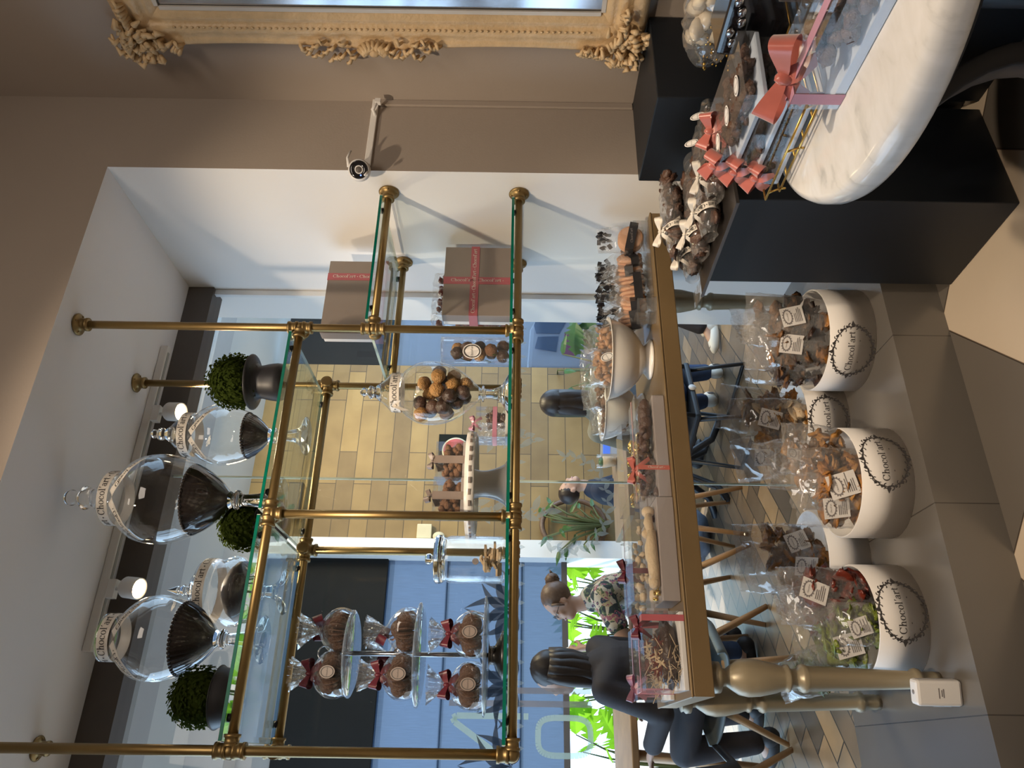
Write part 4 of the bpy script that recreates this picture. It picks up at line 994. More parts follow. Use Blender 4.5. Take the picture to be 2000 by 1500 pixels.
# small clear favour box with pink bow, behind the truffle jar
t = thing('favour_box', 'small clear box with a pink bow and brown sweets, behind the truffle jar', 'box', (1.165, 2.69, TM_))
clear_box(t, .125, .09, .128, .012, 'white_card'); b = B(); chips(b, 40, lambda r: (r.uniform(-.0, .052), r.uniform(-.03, .03), r.uniform(.02, .085)), .014, 0, 90, .8); obj('sweets', b, 'milk_choc', t)['kind'] = 'stuff'
b = B()
for y in (-.0465, .0457): b.box(-.0635, y, .045, .0635, y+.0008, .062)
for x in (-.0642, .0634): b.box(x, -.0465, .045, x+.0008, .0465, .062)
obj('ribbon', b, 'rose_ribbon', t); bow('bow', t, (0, -.02, .138), 'rose_ribbon', .03, 0, 0, .013)
b = B(); b.box(-.062, -.043, .013, -.004, .043, .118); obj('silver_filler', b, 'cello_fan', t)
# three-tier stand of cookie bags
LS = (.295, 2.55, TM_)
t = thing('tiered_stand', 'three-tier glass plate stand with a steel pole', 'stand', LS)
b = B(); b.lathe([(.0, 0), (.075, 0), (.076, .006), (.06, .014), (.03, .03), (.028, .046), (.045, .050), (.0, .051)], 36); obj('base', b, 'steel', t)
b = B(); b.lathe([(.008, .05), (.008, .56)], 14); obj('pole', b, 'chrome', t)
tz = ((.054, .185), (.268, .162), (.488, .135))
for z, r_ in tz:
    b = B(); b.lathe([(.0, z), (r_*.9, z), (r_, z+.006), (r_, z+.010), (r_*.9, z+.005), (0, z+.005)], 56); obj('plate', b, 'plate_glass', t)
b = B(); b.tube([(.022*math.sin(2*PI*k/20), 0, .582+.022*math.cos(2*PI*k/20)) for k in range(21)], .0022, 8); obj('ring_handle', b, 'chrome', t)
def cookie_bag(label, loc, seed, face, s=1, grp='ribboned cookie bags on the tiered stand'):
    t = thing('cookie_bag', label, 'bag', loc, face, grp); r = random.Random(seed)
    b = B(); prf = fine([(.0, 0), (.052*s, .0), (.064*s, .012), (.070*s, .035*s), (.066*s, .062*s), (.045*s, .088*s), (.016*s, .106*s), (.010*s, .112*s)], 3)
    b.lathe(prf, 36, wob=lambda i, k: 1+.05*noise.noise(Vector((math.cos(k*.175)*2, math.sin(k*.175)*2, i*.25+seed)))); obj('cello_bag', b, 'cello_clear', t)
    b = B()
    for k in range(24):
        a = 2*PI*(k+.4*r.random())/24; q = .034*s
        M = TM((q*math.cos(a), q*math.sin(a), (.040+.006*r.random())*s)) @ Matrix.Rotation(a, 4, 'Z') @ Matrix.Rotation(R(14*(r.random()-.5)), 4, 'Y') @ Matrix.Rotation(R(90+16*(r.random()-.5)), 4, 'X')
        b.lathe([(0, -.0028), (.027*s, -.0028), (.030*s, 0), (.027*s, .0028), (0, .0028)], 16, M=M)
    for k in range(9):
        a = r.uniform(0, 6.3); M = TM((.018*s*math.cos(a), .018*s*math.sin(a), (.07+.01*r.random())*s)) @ Matrix.Rotation(a, 4, 'Z') @ Matrix.Rotation(R(40), 4, 'Y')
        b.lathe([(0, -.004), (.020*s, -.004), (.022*s, 0), (.020*s, .004), (0, .004)], 12, M=M)
    obj('cookies', b, 'cookie_dark', t)['kind'] = 'stuff'
    bow('bow', t, (0, -.014, .110*s), 'maroon_ribbon', .040*s, R(r.uniform(-15, 15)), 0, .022*s, .8)
    b = B(); n = 40
    b.lathe([(.010*s, .108*s), (.015*s, .12*s), (.028*s, .142*s), (.040*s, .170*s)], n, cap=False, wob=lambda i, k: 1+(.32*math.sin(k*2.1+seed)+.22*r.uniform(-1, 1))*(i/3))
    obj('cello_top', b, 'cello_fan', t)
    round_label('label', t, (.004, -.0715*s, .045*s), (1, 0, 0), (0, .12, 1), .018*s, .023*s, 'taupe_ribbon', 'ink')
    return t
vf = R(-4)
for k, (x, y, tier, lb) in enumerate(((-.066, -.035, 2, 'cookie bag with label facing out on the top plate, nearest the left brass post'), (.070, .0, 2, 'cookie bag with no label showing on the top plate, beside the labelled one'),
      (-.070, -.05, 1, 'labelled cookie bag on the middle plate'), (.072, -.01, 1, 'cookie bag with no label showing on the middle plate'), (.005, .085, 1, 'cookie bag half hidden at the back of the middle plate'),
      (-.096, -.04, 0, 'labelled cookie bag on the lowest plate, nearer the left brass post'), (.055, -.06, 0, 'labelled cookie bag on the lowest plate, nearer the glass jar'))):
    cookie_bag(lb, (LS[0]+x, LS[1]+y, LS[2]+tz[tier][0]+.006), k+3, vf if k in (0, 2, 5, 6) else R(115+40*k), 1.06)
# ------------------------------------------------------------ on the gold table
ZT = .971
# clear tray of sandwich biscuits, standing in a row
t = thing('display_tray', 'long clear acrylic tray holding the peach sandwich biscuits', 'tray', (1.725, 2.50, ZT))
b = B(); b.box(-.22, -.12, 0, .22, .12, .004); b.box(-.22, -.12, .004, -.217, .12, .075); b.box(.217, -.12, .004, .22, .12, .06); b.box(-.22, .117, .004, .22, .12, .05); b.box(-.22, -.12, .004, .22, -.117, .028); obj('tray', b, 'acrylic', t)
t = thing('sign_holder', 'small clear acrylic sign holder beside the white bowl', 'sign holder', (1.52, 2.385, ZT), R(-28))
b = B(); b.box(-.05, -.03, 0, .05, .03, .004); b.box(-.05, .026, .004, .05, .03, .07, M=TM((0, 0, 0), rx=R(-12))); obj('holder', b, 'acrylic', t)
def biscuit_bag(label, loc, rz, tip, seed):
    t = thing('biscuit_bag', label, 'bag', loc, 0, 'sandwich biscuit bags in the acrylic tray', rot=(R(tip), 0, rz)); r = random.Random(seed)
    b = B()
    for k in range(3):
        M = TM((0, -.017+.017*k, .056), rx=R(90)); b.lathe([(0, -.0075), (.044, -.0075), (.051, -.004), (.052, .002), (.045, .0075), (0, .0075)], 30, M=M)
    obj('biscuits', b, 'peach', t)
    pouch(t, .118, .19, .07, 'cello', .6, seed+30)
    b = B(); M = TM((0, 0, .052), ry=R(r.uniform(-18, 18)))
    for y in (-.0365, .0362): b.box(-.060, y, -.017, .060, y+.001, .017, M=M)
    b.box(-.061, -.0365, -.017, -.060, .037, .017, M=M); b.box(.060, -.0365, -.017, .061, .037, .017, M=M); bd = obj('black_band', b, 'pot_black', t)
    b = B(); text(b, "Chocol'art", plane(M @ Vector((0, -.038, 0)), (1, 0, 0), (0, 0, 1)), .014); obj('lettering', b, 'ink_grey', bd)
    b = B()
    for k in range(16):
        p = (r.uniform(-.045, .045), r.uniform(-.012, .012), r.uniform(.125, .19)); M = TM(p, rz=r.uniform(0, 3), ry=r.uniform(-1, 1)); b.box(-.011, -.0012, -.008, .011, .0012, .008, M=M)
    obj('black_print', b, 'pot_black', t); return t
where = ('closest to the side wall', 'second from the side wall', 'third from the side wall', 'fourth from the side wall', 'fifth from the side wall', 'sixth from the side wall', 'nearest the white bowl')
for k, (x, y, rz, tip) in enumerate(((1.905, 2.45, R(-8), -6), (1.845, 2.50, R(35), -14), (1.785, 2.50, R(48), -10), (1.725, 2.49, R(62), -8), (1.67, 2.49, R(68), -6), (1.615, 2.48, R(40), -10), (1.56, 2.50, R(62), -12))):
    biscuit_bag('black-banded bag of peach biscuits, '+where[k], (x, y, ZT+.006), rz, tip, k)
for k, (x, y) in enumerate(((1.80, 2.575), (1.69, 2.575), (1.58, 2.57))):
    biscuit_bag('black-banded bag of peach biscuits, back row of the tray, '+('nearest the side wall', 'in the middle', 'nearest the bowl')[k], (x, y, ZT+.006), R(20+15*k), 4, 20+k)
# two footed bowls of nut bags
def bowl(label, loc, s):
    t = thing('footed_bowl', label, 'bowl', loc); b = B()
    b.lathe(fine([(0, .004), (.07*s, 0), (.078*s, .003), (.076*s, .010), (.060*s, .022), (.056*s, .032), (.085*s, .05), (.122*s, .085), (.146*s, .125), (.158*s, .160), (.165*s, .168), (.162*s, .170), (.152*s, .160), (.138*s, .125), (.112*s, .085), (.07*s, .052), (0, .044)], 3), 56); obj('bowl', b, 'porcelain', t); return t
b1 = (1.392, 2.54, ZT); b2 = (1.285, 2.765, ZT)
bowl('white footed bowl in front, filled with bags of nuts', b1, 1.0); bowl('white footed bowl behind the front bowl, filled with bags of nuts', b2, .82)
def nut_bag(label, loc, rz, tilt, m, seed, lab=True, w=.17, h=.17, th=.12, grp='nut bags in the white bowls'):
    t = thing('nut_bag', label, 'bag', loc, 0, grp, rot=(tilt, 0, rz))
    pouch(t, w, h, th, 'cello', .72, seed)
    b = B(); r = random.Random(seed)
    for k in range(90):
        a = r.uniform(0, 2*PI); z = r.uniform(.012, h*.66); q = .93*math.sin(PI*min(1, (z/h/.72)*.5+.12))**.6; e = r.uniform(.55, 1)
        p = (w*.43*math.cos(a)*e*q**.5, th*.40*math.sin(a)*e*q, z); M = TM(p) @ Matrix.Rotation(r.uniform(0, 6), 4, 'Z') @ Matrix.Rotation(r.uniform(-1.2, 1.2), 4, 'Y')
        b.ball((0, 0, 0), (.016, .010, .0085), 10, 7, M=M, lump=.12, seed=k)
    obj('nuts', b, m, t)['kind'] = 'stuff'
    if lab: round_label('label', t, (.035, -th*.50, h*.42), (.8, -.25, .5), (-.45, -.2, .9), .016, .026)
    return t
nut_bag('almond bag in the front bowl on the side toward the wall', (b1[0]+.068, b1[1]-.015, b1[2]+.10), R(10), R(0), 'almond', 31, False, .13, .16)
nut_bag('almond bag with an oval label in the front bowl on the window-seam side', (b1[0]-.055, b1[1]-.03, b1[2]+.10), R(-20), R(-6), 'almond', 32, True, .15, .18)
nut_bag('bag of brown nuts at the back of the front bowl', (b1[0]+.0, b1[1]+.07, b1[2]+.08), R(0), R(6), 'cocoa', 36, False, .15, .15)
nut_bag('bag of golden-brown nuts in the back bowl, on the side of the front bowl', (b2[0]+.035, b2[1]-.03, b2[2]+.08), R(5), R(0), 'cocoa', 33, False, .13, .17)
nut_bag('bag of golden-brown nuts in the back bowl, on the far side', (b2[0]-.06, b2[1]-.01, b2[2]+.06), R(-25), R(0), 'cocoa', 34, True, .12, .16)
# long gift boxes along the front edge
def ribbon_loop(t, w, d, h, x=None, z=None, m='pink_ribbon', wd=.012):
    b = B(); e = .0022
    if x is not None:
        b.box(x-wd, -d/2-e, 0, x+wd, -d/2-e+.0008, h+e); b.box(x-wd, d/2+e-.0008, 0, x+wd, d/2+e, h+e); b.box(x-wd, -d/2-e, h+e-.0008, x+wd, d/2+e, h+e)
    if z is not None:
        for y in (-d/2-e, d/2+e-.0008): b.box(-w/2-e, y, z-wd, w/2+e, y+.0008, z+wd)
        for xx in (-w/2-e, w/2+e-.0008): b.box(xx, -d/2-e, z-wd, xx+.0008, d/2+e, z+wd)
    if x is not None and z is None: b.box(-w/2-e, -.0-wd*.55, h+e-.0006, w/2+e, wd*.55, h+e)
    return obj('ribbon', b, m, t)
t = thing('gift_box', 'long grey box with dark truffles and a coral bow, in front of the bowls', 'box', (.968, 2.435, ZT), R(-.5))
clear_box(t, .372, .135, .105, .042, 'taupe_tray')
b = B(); r = random.Random(2)
for k in range(4):
    for j in range(2): b.ball((.055+.038*k*(1 if k < 3 else .9), -.038+.05*j, .062+.004*r.random()), (.028, .017, .019), 14, 10, lump=.15, seed=k*3+j)
b.ball((.13, -.03, .066), (.035, .022, .022), 14, 10, lump=.1, seed=77)
obj('truffles', b, 'milk_choc', t)
b = B(); chips(b, 46, lambda r: (r.uniform(-.165, .06), r.uniform(-.05, .05), r.uniform(.044, .082)), .018, 0, 6, .6); obj('chocolate_pieces', b, 'milk_choc', t)['kind'] = 'stuff'
rb = ribbon_loop(t, .372, .135, .105, -.085, None, 'coral_ribbon', .008)
b = B(); text(b, "Chocol'art •", plane((-.085, -.071, .045), (0, 0, -1), (1, 0, 0)), .011); obj('lettering', b, 'white_ribbon', rb)
bow('bow', t, (-.085, -.035, .118), 'coral_ribbon', .046, R(-15), 0, .016, 1.1)
t = thing('gift_box', 'long grey box of pale marzipan shapes under a tall clear lid', 'box', (.612, 2.44, ZT), R(-1.5))
clear_box(t, .335, .15, .145, .055, 'taupe_tray')
b = B(); b.tube([(-.105, -.05, .072), (-.06, -.052, .074), (.02, -.05, .076), (.06, -.048, .072)], [.016, .019, .018, .013], 14); b.ball((-.11, -.05, .074), (.02, .02, .018))
b.tube([(.05, -.03, .07), (.09, -.035, .08), (.12, -.03, .075)], [.012, .016, .010], 12); b.ball((.055, -.02, .085), (.016, .012, .016)); b.ball((.0, .0, .07), (.05, .03, .02), lump=.2); b.ball((.13, -.02, .075), (.02, .02, .022))
for x in (-.14, -.09, .12): b.ball((x, .015, .066), (.024, .022, .016), lump=.2, seed=x)
obj('marzipan', b, 'biscuit', t)
b = B(); chips(b, 10, lambda r: (r.uniform(-.16, -.11), r.uniform(-.06, .0), r.uniform(.06, .082)), .010, 0, 9, .5); obj('gold_foil', b, 'gold_foil', t)
b = B(); chips(b, 12, lambda r: (r.uniform(-.1, .14), r.uniform(-.04, .05), r.uniform(.057, .07)), .02, 0, 14, .4); obj('cake_pieces', b, 'red_fruit', t)
t = thing('gift_box', 'clear box of dried flowers with a dark red band at the table end', 'box', (.297, 2.435, ZT), R(-1))
clear_box(t, .225, .165, .128, .014, 'white_card')
def flowers(b, b2, cx, n, seed):
    r = random.Random(seed)
    for k in range(n):
        c = Vector((cx+r.uniform(-.07, .07), r.uniform(-.06, .05), r.uniform(.03, .085)))
        for j in range(6):
            a = 2*PI*j/6+r.random(); d = Vector((math.cos(a), -.35+.3*r.random(), math.sin(a)))
            leaf_palm(b if k % 3 else b2, c, d, (0, -1, 0), .022, .014, 1)
    for k in range(70):
        p = Vector((cx+r.uniform(-.09, .02), r.uniform(-.07, .0), r.uniform(.02, .06))); q = p+Vector((r.uniform(-.05, .05), r.uniform(-.02, .01), r.uniform(-.015, .03))); b2.tube([p, q], .0011, 4)
b = B(); b2 = B(); flowers(b, b2, 0, 36, 3); obj('dried_flowers', b, 'redbrown', t)['kind'] = 'stuff'; obj('dried_stalks', b2, 'biscuit', t)['kind'] = 'stuff'
b = B(); b.ball((0, 0, .045), (.098, .065, .035), 18, 12, lump=.5, seed=5); obj('dark_filler', b, 'chocolate', t)
ribbon_loop(t, .225, .165, .128, .093, None, 'pink_ribbon', .0095); bow('bow', t, (.065, -.045, .140), 'maroon_ribbon', .038, R(20), 0, .018)
t = thing('gift_box', 'clear box of dried flowers with a pink bow, behind the red-banded box', 'box', (.285, 2.66, ZT), R(-1))
clear_box(t, .225, .165, .115, .014, 'white_card')
b = B(); b2 = B(); flowers(b, b2, 0, 20, 8); obj('dried_flowers', b, 'redbrown', t)['kind'] = 'stuff'; obj('dried_stalks', b2, 'biscuit', t)['kind'] = 'stuff'
ribbon_loop(t, .225, .165, .115, -.088, None, 'rose_ribbon', .009); bow('bow', t, (-.075, -.04, .128), 'rose_ribbon', .042, R(-20), 0, .016)
for k, (x, lb, bx) in enumerate(((.60, 'clear-lidded box with a maroon bow behind the marzipan box', -.02), (.965, 'clear-lidded box with gold wrapping behind the truffle box', None))):
    t = thing('gift_box', lb, 'box', (x, 2.64, ZT), R(-1))
    clear_box(t, .32, .15, .125, .05, 'taupe_tray'); b = B(); chips(b, 30, lambda r: (r.uniform(-.14, .14), r.uniform(-.06, .06), r.uniform(.052, .09)), .016, 0, 15+k, .6); obj('sweets', b, 'gold_foil' if k else 'biscuit', t)['kind'] = 'stuff'
    if bx is not None: ribbon_loop(t, .32, .15, .125, bx, None, 'maroon_ribbon', .009); bow('bow', t, (bx, -.04, .140), 'maroon_ribbon', .042, R(15), 0, .02)

# ------------------------------------------------------------ white round boxes of bags on the plinth
def bucket(label, loc, r_, h, logo_ang=None, w=.21):
    t = thing('round_box', label, 'box', loc)
    b = B(); b.lathe([(0, .004), (r_-.004, .004), (r_, .0), (r_, h), (r_-.004, h+.0015), (r_-.006, h), (r_-.006, .010), (0, .010)], 72); obj('box', b, 'white_card', t)
    if logo_ang is not None:
        b = B(); logo(b, cylmap(r_+.0009, logo_ang, h*.5), w); obj('printed_logo', b, 'ink', t)
    return t
ZB = .2005
BK = ((1.452, 2.475, .195), (1.238, 2.795, .185), (.872, 2.46, .190), (.705, 2.845, .178), (.425, 2.56, .180))
va = [view_ang(x, y) for x, y, _ in BK]
bucket('white round box of dark chocolate-dipped bags beside the black pedestal', (*BK[0][:2], ZB), BK[0][2], .165, va[0]-.20)
bucket('white round box of crisp bags behind the middle, partly hidden by the front box', (*BK[1][:2], ZB), BK[1][2], .16, va[1]+.12)
bucket('white round box of orange dried-fruit bags, the foremost of the five', (*BK[2][:2], ZB), BK[2][2], .168, va[2]+.42)
bucket('white round box at the back between the two forward boxes, no logo showing', (*BK[3][:2], ZB), BK[3][2], .15)
bucket('white round box of red and green dried-fruit bags beside the table leg', (*BK[4][:2], ZB), BK[4][2], .155, va[4]+.18)
def fruit_bag(label, bk, da, q, z, w, h, th, m, seed, lean=0, cardpos=(0, .5), grp=None, tip=0, n=40, s=.030, fl=.3, mats=None, cs=1):
    x, y, r_ = BK[bk]; a = va[bk]+da
    z += .035; h *= 1.22; w *= 1.05; s *= 1.12
    loc = (x+q*math.cos(a), y+q*math.sin(a), ZB+z)
    t = thing('dried_fruit_bag', label, 'bag', loc, 0, None, rot=(R(lean), R(tip), va[bk]+PI/2+da*.35))
    po = pouch(t, w, h, th, 'cello', .70, seed)
    Mb = Matrix.Translation(loc) @ t.rotation_euler.to_matrix().to_4x4(); Mi = Mb.inverted(); hb = ZB+.17
    def inside(co):                   # keep what stands in the box inside its wall
        p = Mb @ co; d = Vector((p.x-x, p.y-y)); lim = r_-.011
        if p.z < hb and d.length > lim: d = d.normalized()*lim; p.x, p.y = x+d.x, y+d.y
        p.z = max(p.z, ZB+.013); return Mi @ p
    for v in po.data.vertices: v.co = inside(v.co)
    b = B(); chips(b, n, lambda r: (r.uniform(-w*.38, w*.38), r.uniform(-th*.30, th*.30), r.uniform(.02, h*.68)), s, 0, seed, fl, len(m) if isinstance(m, tuple) else 1, lump=1.1); b.v = [inside(v) for v in b.v]
    obj('contents', b, list(m) if isinstance(m, tuple) else m, t)['kind'] = 'stuff'
    if cardpos: card(t, (cardpos[0]*w, -th*.52-.003, h*cardpos[1]), (1, 0, .35*math.sin(seed*1.7)), (-.35*math.sin(seed*1.7), -.10, 1), .070*cs, .086*cs)
    return t
fruit_bag('bag of dark chocolate-dipped fruit with a tilted card, beside the black pedestal', 0, .55, .10, .10, .20, .25, .10, ('brown_chip', 'chocolate'), 1, -4, (.06, .47), tip=6)
fruit_bag('bag of dark-dipped fruit with a pale upright card, beside the bag with the tilted card', 0, -.10, .09, .09, .21, .25, .10, ('brown_chip', 'chocolate', 'orange_chip'), 2, -5, (-.02, .50))
fruit_bag('bag of dark chocolate-dipped fruit without a card, on the far side from the black pedestal', 0, -.85, .10, .08, .20, .25, .09, ('chocolate', 'brown_chip'), 3, -3, None)
fruit_bag('bag of dark chocolate-dipped fruit at the back of its round box', 0, 2.6, .07, .08, .22, .27, .10, ('brown_chip', 'chocolate'), 4, 4, None)
fruit_bag('bag of rust-brown crisps leaning over the box edge toward the pedestal side', 1, .5, .04, .09, .19, .28, .08, ('brown_chip', 'orange_chip'), 5, -4, None, tip=10, s=.035, fl=.22)
fruit_bag('bag of pale crisps with a grey card, in the middle back box', 1, .0, .10, .07, .20, .27, .09, ('apricot', 'biscuit'), 6, -6, (.1, .55), s=.032, fl=.25)
fruit_bag('bag of pale yellow crisps with a square card, tipped toward the forward box', 1, -.75, .12, .08, .19, .25, .08, ('apricot', 'brown_chip'), 7, -4, (.05, .62), tip=-16, s=.03)
fruit_bag('bag of orange dried fruit with the largest white card, in the foremost box', 2, .10, .12, .06, .20, .22, .09, ('apricot', 'orange_chip'), 8, -10, (-.10, .42), cs=1.12)
fruit_bag('bag of orange dried fruit in the foremost box, on the red-fruit side', 2, -.55, .12, .05, .18, .21, .08, ('apricot', 'orange_chip'), 9, -6, (-.08, .55))
fruit_bag('bag of brown dried fruit with a small tag, back of the foremost box', 2, 2.2, .06, .09, .22, .25, .10, ('brown_chip', 'apricot'), 10, 3, (.0, .62), cs=.8)
fruit_bag('bag of amber dried fruit on the rim of the foremost box, toward the black pedestal', 2, 1.1, .10, .08, .19, .21, .08, ('apricot', 'brown_chip'), 11, -2, None, tip=8)
fruit_bag('bag of dark orange-peel strips in the back box, nearer the gold seam', 3, .6, .05, .07, .19, .28, .09, ('brown_chip', 'orange_chip'), 12, -3, (.1, .35), s=.03, fl=.22)
fruit_bag('bag of golden crisps in the back box, nearer the red dried fruit', 3, -.7, .07, .07, .19, .27, .08, ('orange_chip', 'brown_chip'), 13, -3, (.1, .3), s=.032, fl=.22)
fruit_bag('bag of red dried fruit with a white card, beside the green fruit', 4, .75, .09, .06, .19, .26, .09, 'red_fruit', 14, -5, (.02, .68), s=.034, tip=4)
fruit_bag('bag of green dried kiwi with a white card, beside the table leg', 4, -.35, .10, .04, .20, .26, .09, 'green_fruit', 15, -6, (-.08, .5), tip=-8, s=.034)
fruit_bag('bag of green dried fruit at the box rim, its card half sunk', 4, -.1, .135, .085, .13, .14, .05, 'green_fruit', 16, -4, (-.05, .5), s=.017, cs=.8)
fruit_bag('bag of green dried fruit hanging behind the table leg', 4, -1.9, .12, .12, .17, .22, .09, 'green_fruit', 17, 6, None, tip=-24)
fruit_bag('bag of red dried fruit at the back of its round box', 4, 2.6, .06, .07, .20, .24, .09, 'red_fruit', 18, 4, None, s=.034)

# ------------------------------------------------------------ tray of ribboned chocolate bags on the low pedestal
ZD = .851
tray = thing('display_tray', 'thin grey tray on the low black pedestal under the ribboned bags', 'tray', (1.68, 1.95, ZD), R(3))
b = B(); b.box(-.24, -.245, .0, .19, .215, .004); b.box(-.24, -.245, .004, .19, -.241, .010); b.box(-.24, -.245, .004, -.236, .215, .010); obj('tray', b, 'steel', tray)
b = B(); b.add([(-.24, .215, .003), (-.16, .215, .003), (-.14, .33, .0), (-.20, .34, -.0)], [(0, 1, 2, 3)], False); obj('film_flap', b, 'cello_grey', tray)
def choc_bag(label, loc, rz, seed, L=.30, lab=False):
    t = thing('chocolate_bag', label, 'bag', loc, rz, 'ribboned chocolate bags on the tray'); r = random.Random(seed)
    b = B()
    def f(u, v):
        a = 2*PI*u; q = math.sin(PI*min(1, max(0, .12+.80*v)))**.5; x = L*(v-.5); y = .055*math.cos(a)*q; z = .036+.036*math.sin(a)*q
        k = .007*noise.noise(Vector((x*28+seed, y*40, z*40))); return (x, y+k, max(.001, z+k))
    b.grid(f, 28, 30, closeu=True); obj('cello_bag', b, 'cello_grey', t)
    b = B(); chips(b, 34, lambda r: (r.uniform(-L*.40, L*.36), r.uniform(-.032, .032), r.uniform(.014, .054)), .033, 0, seed, .38, lump=.9); obj('chocolates', b, 'milk_choc', t)['kind'] = 'stuff'
    b = B(); x = -L*.30
    vs = []
    for k in range(25):
        a = 2*PI*k/24; p = Vector((0, .058*math.cos(a), .037+.039*math.sin(a))); vs += [p+Vector((x-.012, 0, 0)), p+Vector((x+.012, 0, 0))]
    b.add(vs, [(2*i, 2*i+1, 2*i+3, 2*i+2) for i in range(24)], True); rb = obj('ribbon', b, 'white_ribbon', t)
    b = B(); mp = lambda s, q: (x+q, -.0595*math.cos(s/.06), .037+.0405*math.sin(s/.06)+.0)
    text(b, "• Chocol'art • Chocol'art", lambda s, q: (x-q, .0598*math.sin(-s/.058-.0)*1.0 if 0 else -.0605*math.cos((s+.02)/.058), .037+.0415*math.sin((s+.02)/.058)), .019); obj('lettering', b, 'ink', rb)
    bw = bow('bow', t, (x, -.01, .088), 'white_ribbon', .050, R(r.uniform(-70, -20)), 0, .0145, 1.2)
    b = B(); text(b, "Chocol'art", plane((x-.004, -.045, .07), (.85, .3, -.5), (.4, .1, .9)), .016); obj('lettering', b, 'ink', bw)
    if lab: round_label('label', t, (L*.32, -.02, .074), (1, -.1, 0), (0, .5, .85), .012, .024)
    return t
for k, (x, y, rz, L, lb, la) in enumerate(((.03, .165, 2, .42, 'chocolate bag tied with a printed white ribbon, farthest along the tray toward the window', False),
      (.03, .03, -2, .42, 'chocolate bag with a printed white bow in the middle of the tray', False), (.02, -.10, -6, .42, 'chocolate bag with a printed white bow and end label, nearest the marble table', True),
      (.06, -.195, -7, .36, 'chocolate bag with an oval label along the near edge of the grey tray', True))):
    choc_bag(lb, (1.66+x, 1.955+y, ZD+.0045), R(rz), k+2, L, la)
choc_bag('chocolate bag with a white bow lying on top of the other ribboned bags', (1.72, 2.05, ZD+.072), R(4), 9, .36)

# ------------------------------------------------------------ white chocolates in a clear pack on the rear pedestal
t = thing('chocolate_platter', 'clear gold-flecked pack of white chocolate shells at the frame edge by the mirror', 'chocolates', (2.06, 1.52, .801), R(10))
b = B(); b.box(-.12, -.18, 0, .24, .16, .006); obj('base', b, 'acrylic', t)
b = B()
def f(u, v):
    a = 2*PI*u; q = math.sin(PI*min(1, .1+.85*v))**.5; y = .34*(v-.5); x = .085*math.cos(a)*q; z = .10+.095*math.sin(a)*q; k = .012*noise.noise(Vector((x*30, y*30, z*30))); return (x+k, y, max(.007, z+k))
b.grid(f, 30, 30, closeu=True); obj('cello_bag', b, 'cello', t)
b = B(); chips(b, 46, lambda r: (r.uniform(-.055, .05), r.uniform(-.13, .10), r.uniform(.04, .16)), .030, 0, 5, .55, lump=.3); obj('white_chocolates', b, 'white_choc', t)['kind'] = 'stuff'
b = B(); chips(b, 46, lambda r: (r.uniform(-.082, -.05), r.uniform(.02, .15), r.uniform(.03, .12)), .005, 0, 6, .7); obj('gold_flecks', b, 'gold_foil', t)['kind'] = 'stuff'
t = thing('wire_stand', 'thin gold wire stand beside the white chocolates', 'stand', (1.95, 1.38, .801))
b = B(); b.tube([(0, .03, 0), (0, .03, .10), (0, -.2, .10)], .0025, 8); b.tube([(.06, .03, 0), (.06, .03, .10), (.06, -.2, .10)], .0025, 8); b.tube([(0, .03, .10), (.06, .03, .10)], .0025, 8); obj('wire', b, 'gold_foil', t)

# ------------------------------------------------------------ on the marble table
ZM2 = .8215
t = thing('gift_box', 'clear box of chocolate clusters with a rose ribbon in front on the marble table', 'box', (1.305, .93, ZM2), R(-3))
clear_box(t, .15, .42, .105, .022, 'blue_card')
b = B(); chips(b, 90, lambda r: (r.uniform(-.06, .06), r.uniform(-.19, .12), r.uniform(.026, .082)), .019, 0, 3, .75); obj('chocolate_clusters', b, 'milk_choc', t)['kind'] = 'stuff'
b = B()
for y in (.182,):
    b.box(-.0775, y-.014, 0, -.0767, y+.014, .107); b.box(.0767, y-.014, 0, .0775, y+.014, .107); b.box(-.0775, y-.014, .1062, .0775, y+.014, .107)
b.box(-.052, -.212, .1065, -.026, .212, .1073); b.box(-.052, .2115, 0, -.026, .2123, .107); b.box(-.052, -.2123, 0, -.026, -.2115, .107); obj('ribbon', b, 'rose_ribbon', t)
bow('bow', t, (-.035, .165, .125), 'coral_ribbon', .085, R(-68), R(-8), .040, .6)
# gold wire rack with boxes of biscuits
rk = thing('wire_rack', 'gold wire rack under the clear boxes on the marble table', 'rack', (1.40, 1.32, ZM2), R(2))
b = B()
for z, x0, x1, y0, y1 in ((.012, -.10, .12, -.14, .145), (.045, -.115, .135, -.155, .16)):
    b.tube([(x0, y0, z), (x0, y1, z), (x1, y1, z), (x1, y0, z), (x0, y0, z)], .003, 8)
for x, y in ((-.1, -.13), (-.1, .0), (-.1, .135), (.12, .135), (.12, 0), (.12, -.13)):
    b.tube([(x, y, .012), (x+(-.015 if x < 0 else .015), y, .045)], .0028, 8); b.tube([(x, y, .012), (x, y, 0)], .003, 8)
for y in (-.09, -.03, .03, .09): b.tube([(-.1, y, .012), (.12, y, .012)], .0025, 8)
obj('wire', b, 'gold_foil', rk)
def biscuit_box(label, loc, rz, seed, bowed, labels):
    t = thing('biscuit_box', label, 'box', loc, rz, 'clear biscuit boxes on the wire rack')
    clear_box(t, .19, .26, .05, .010, 'blue_card')
    b = B(); chips(b, 60, lambda r: (r.uniform(-.078, .078), r.uniform(-.11, .11), r.uniform(.014, .040)), .020, 0, seed, .5); obj('biscuits', b, 'cookie_dark', t)['kind'] = 'stuff'
    for i in range(labels): round_label('label', t, (-.045+.01*i, .085-.085*i, .0522), (0, -1, 0), (1, 0, 0), .017, .028, 'white_card', 'ink_grey')
    if bowed:
        ribbon_loop(t, .19, .26, .05, .0, None, 'coral_ribbon', .010)
    return t
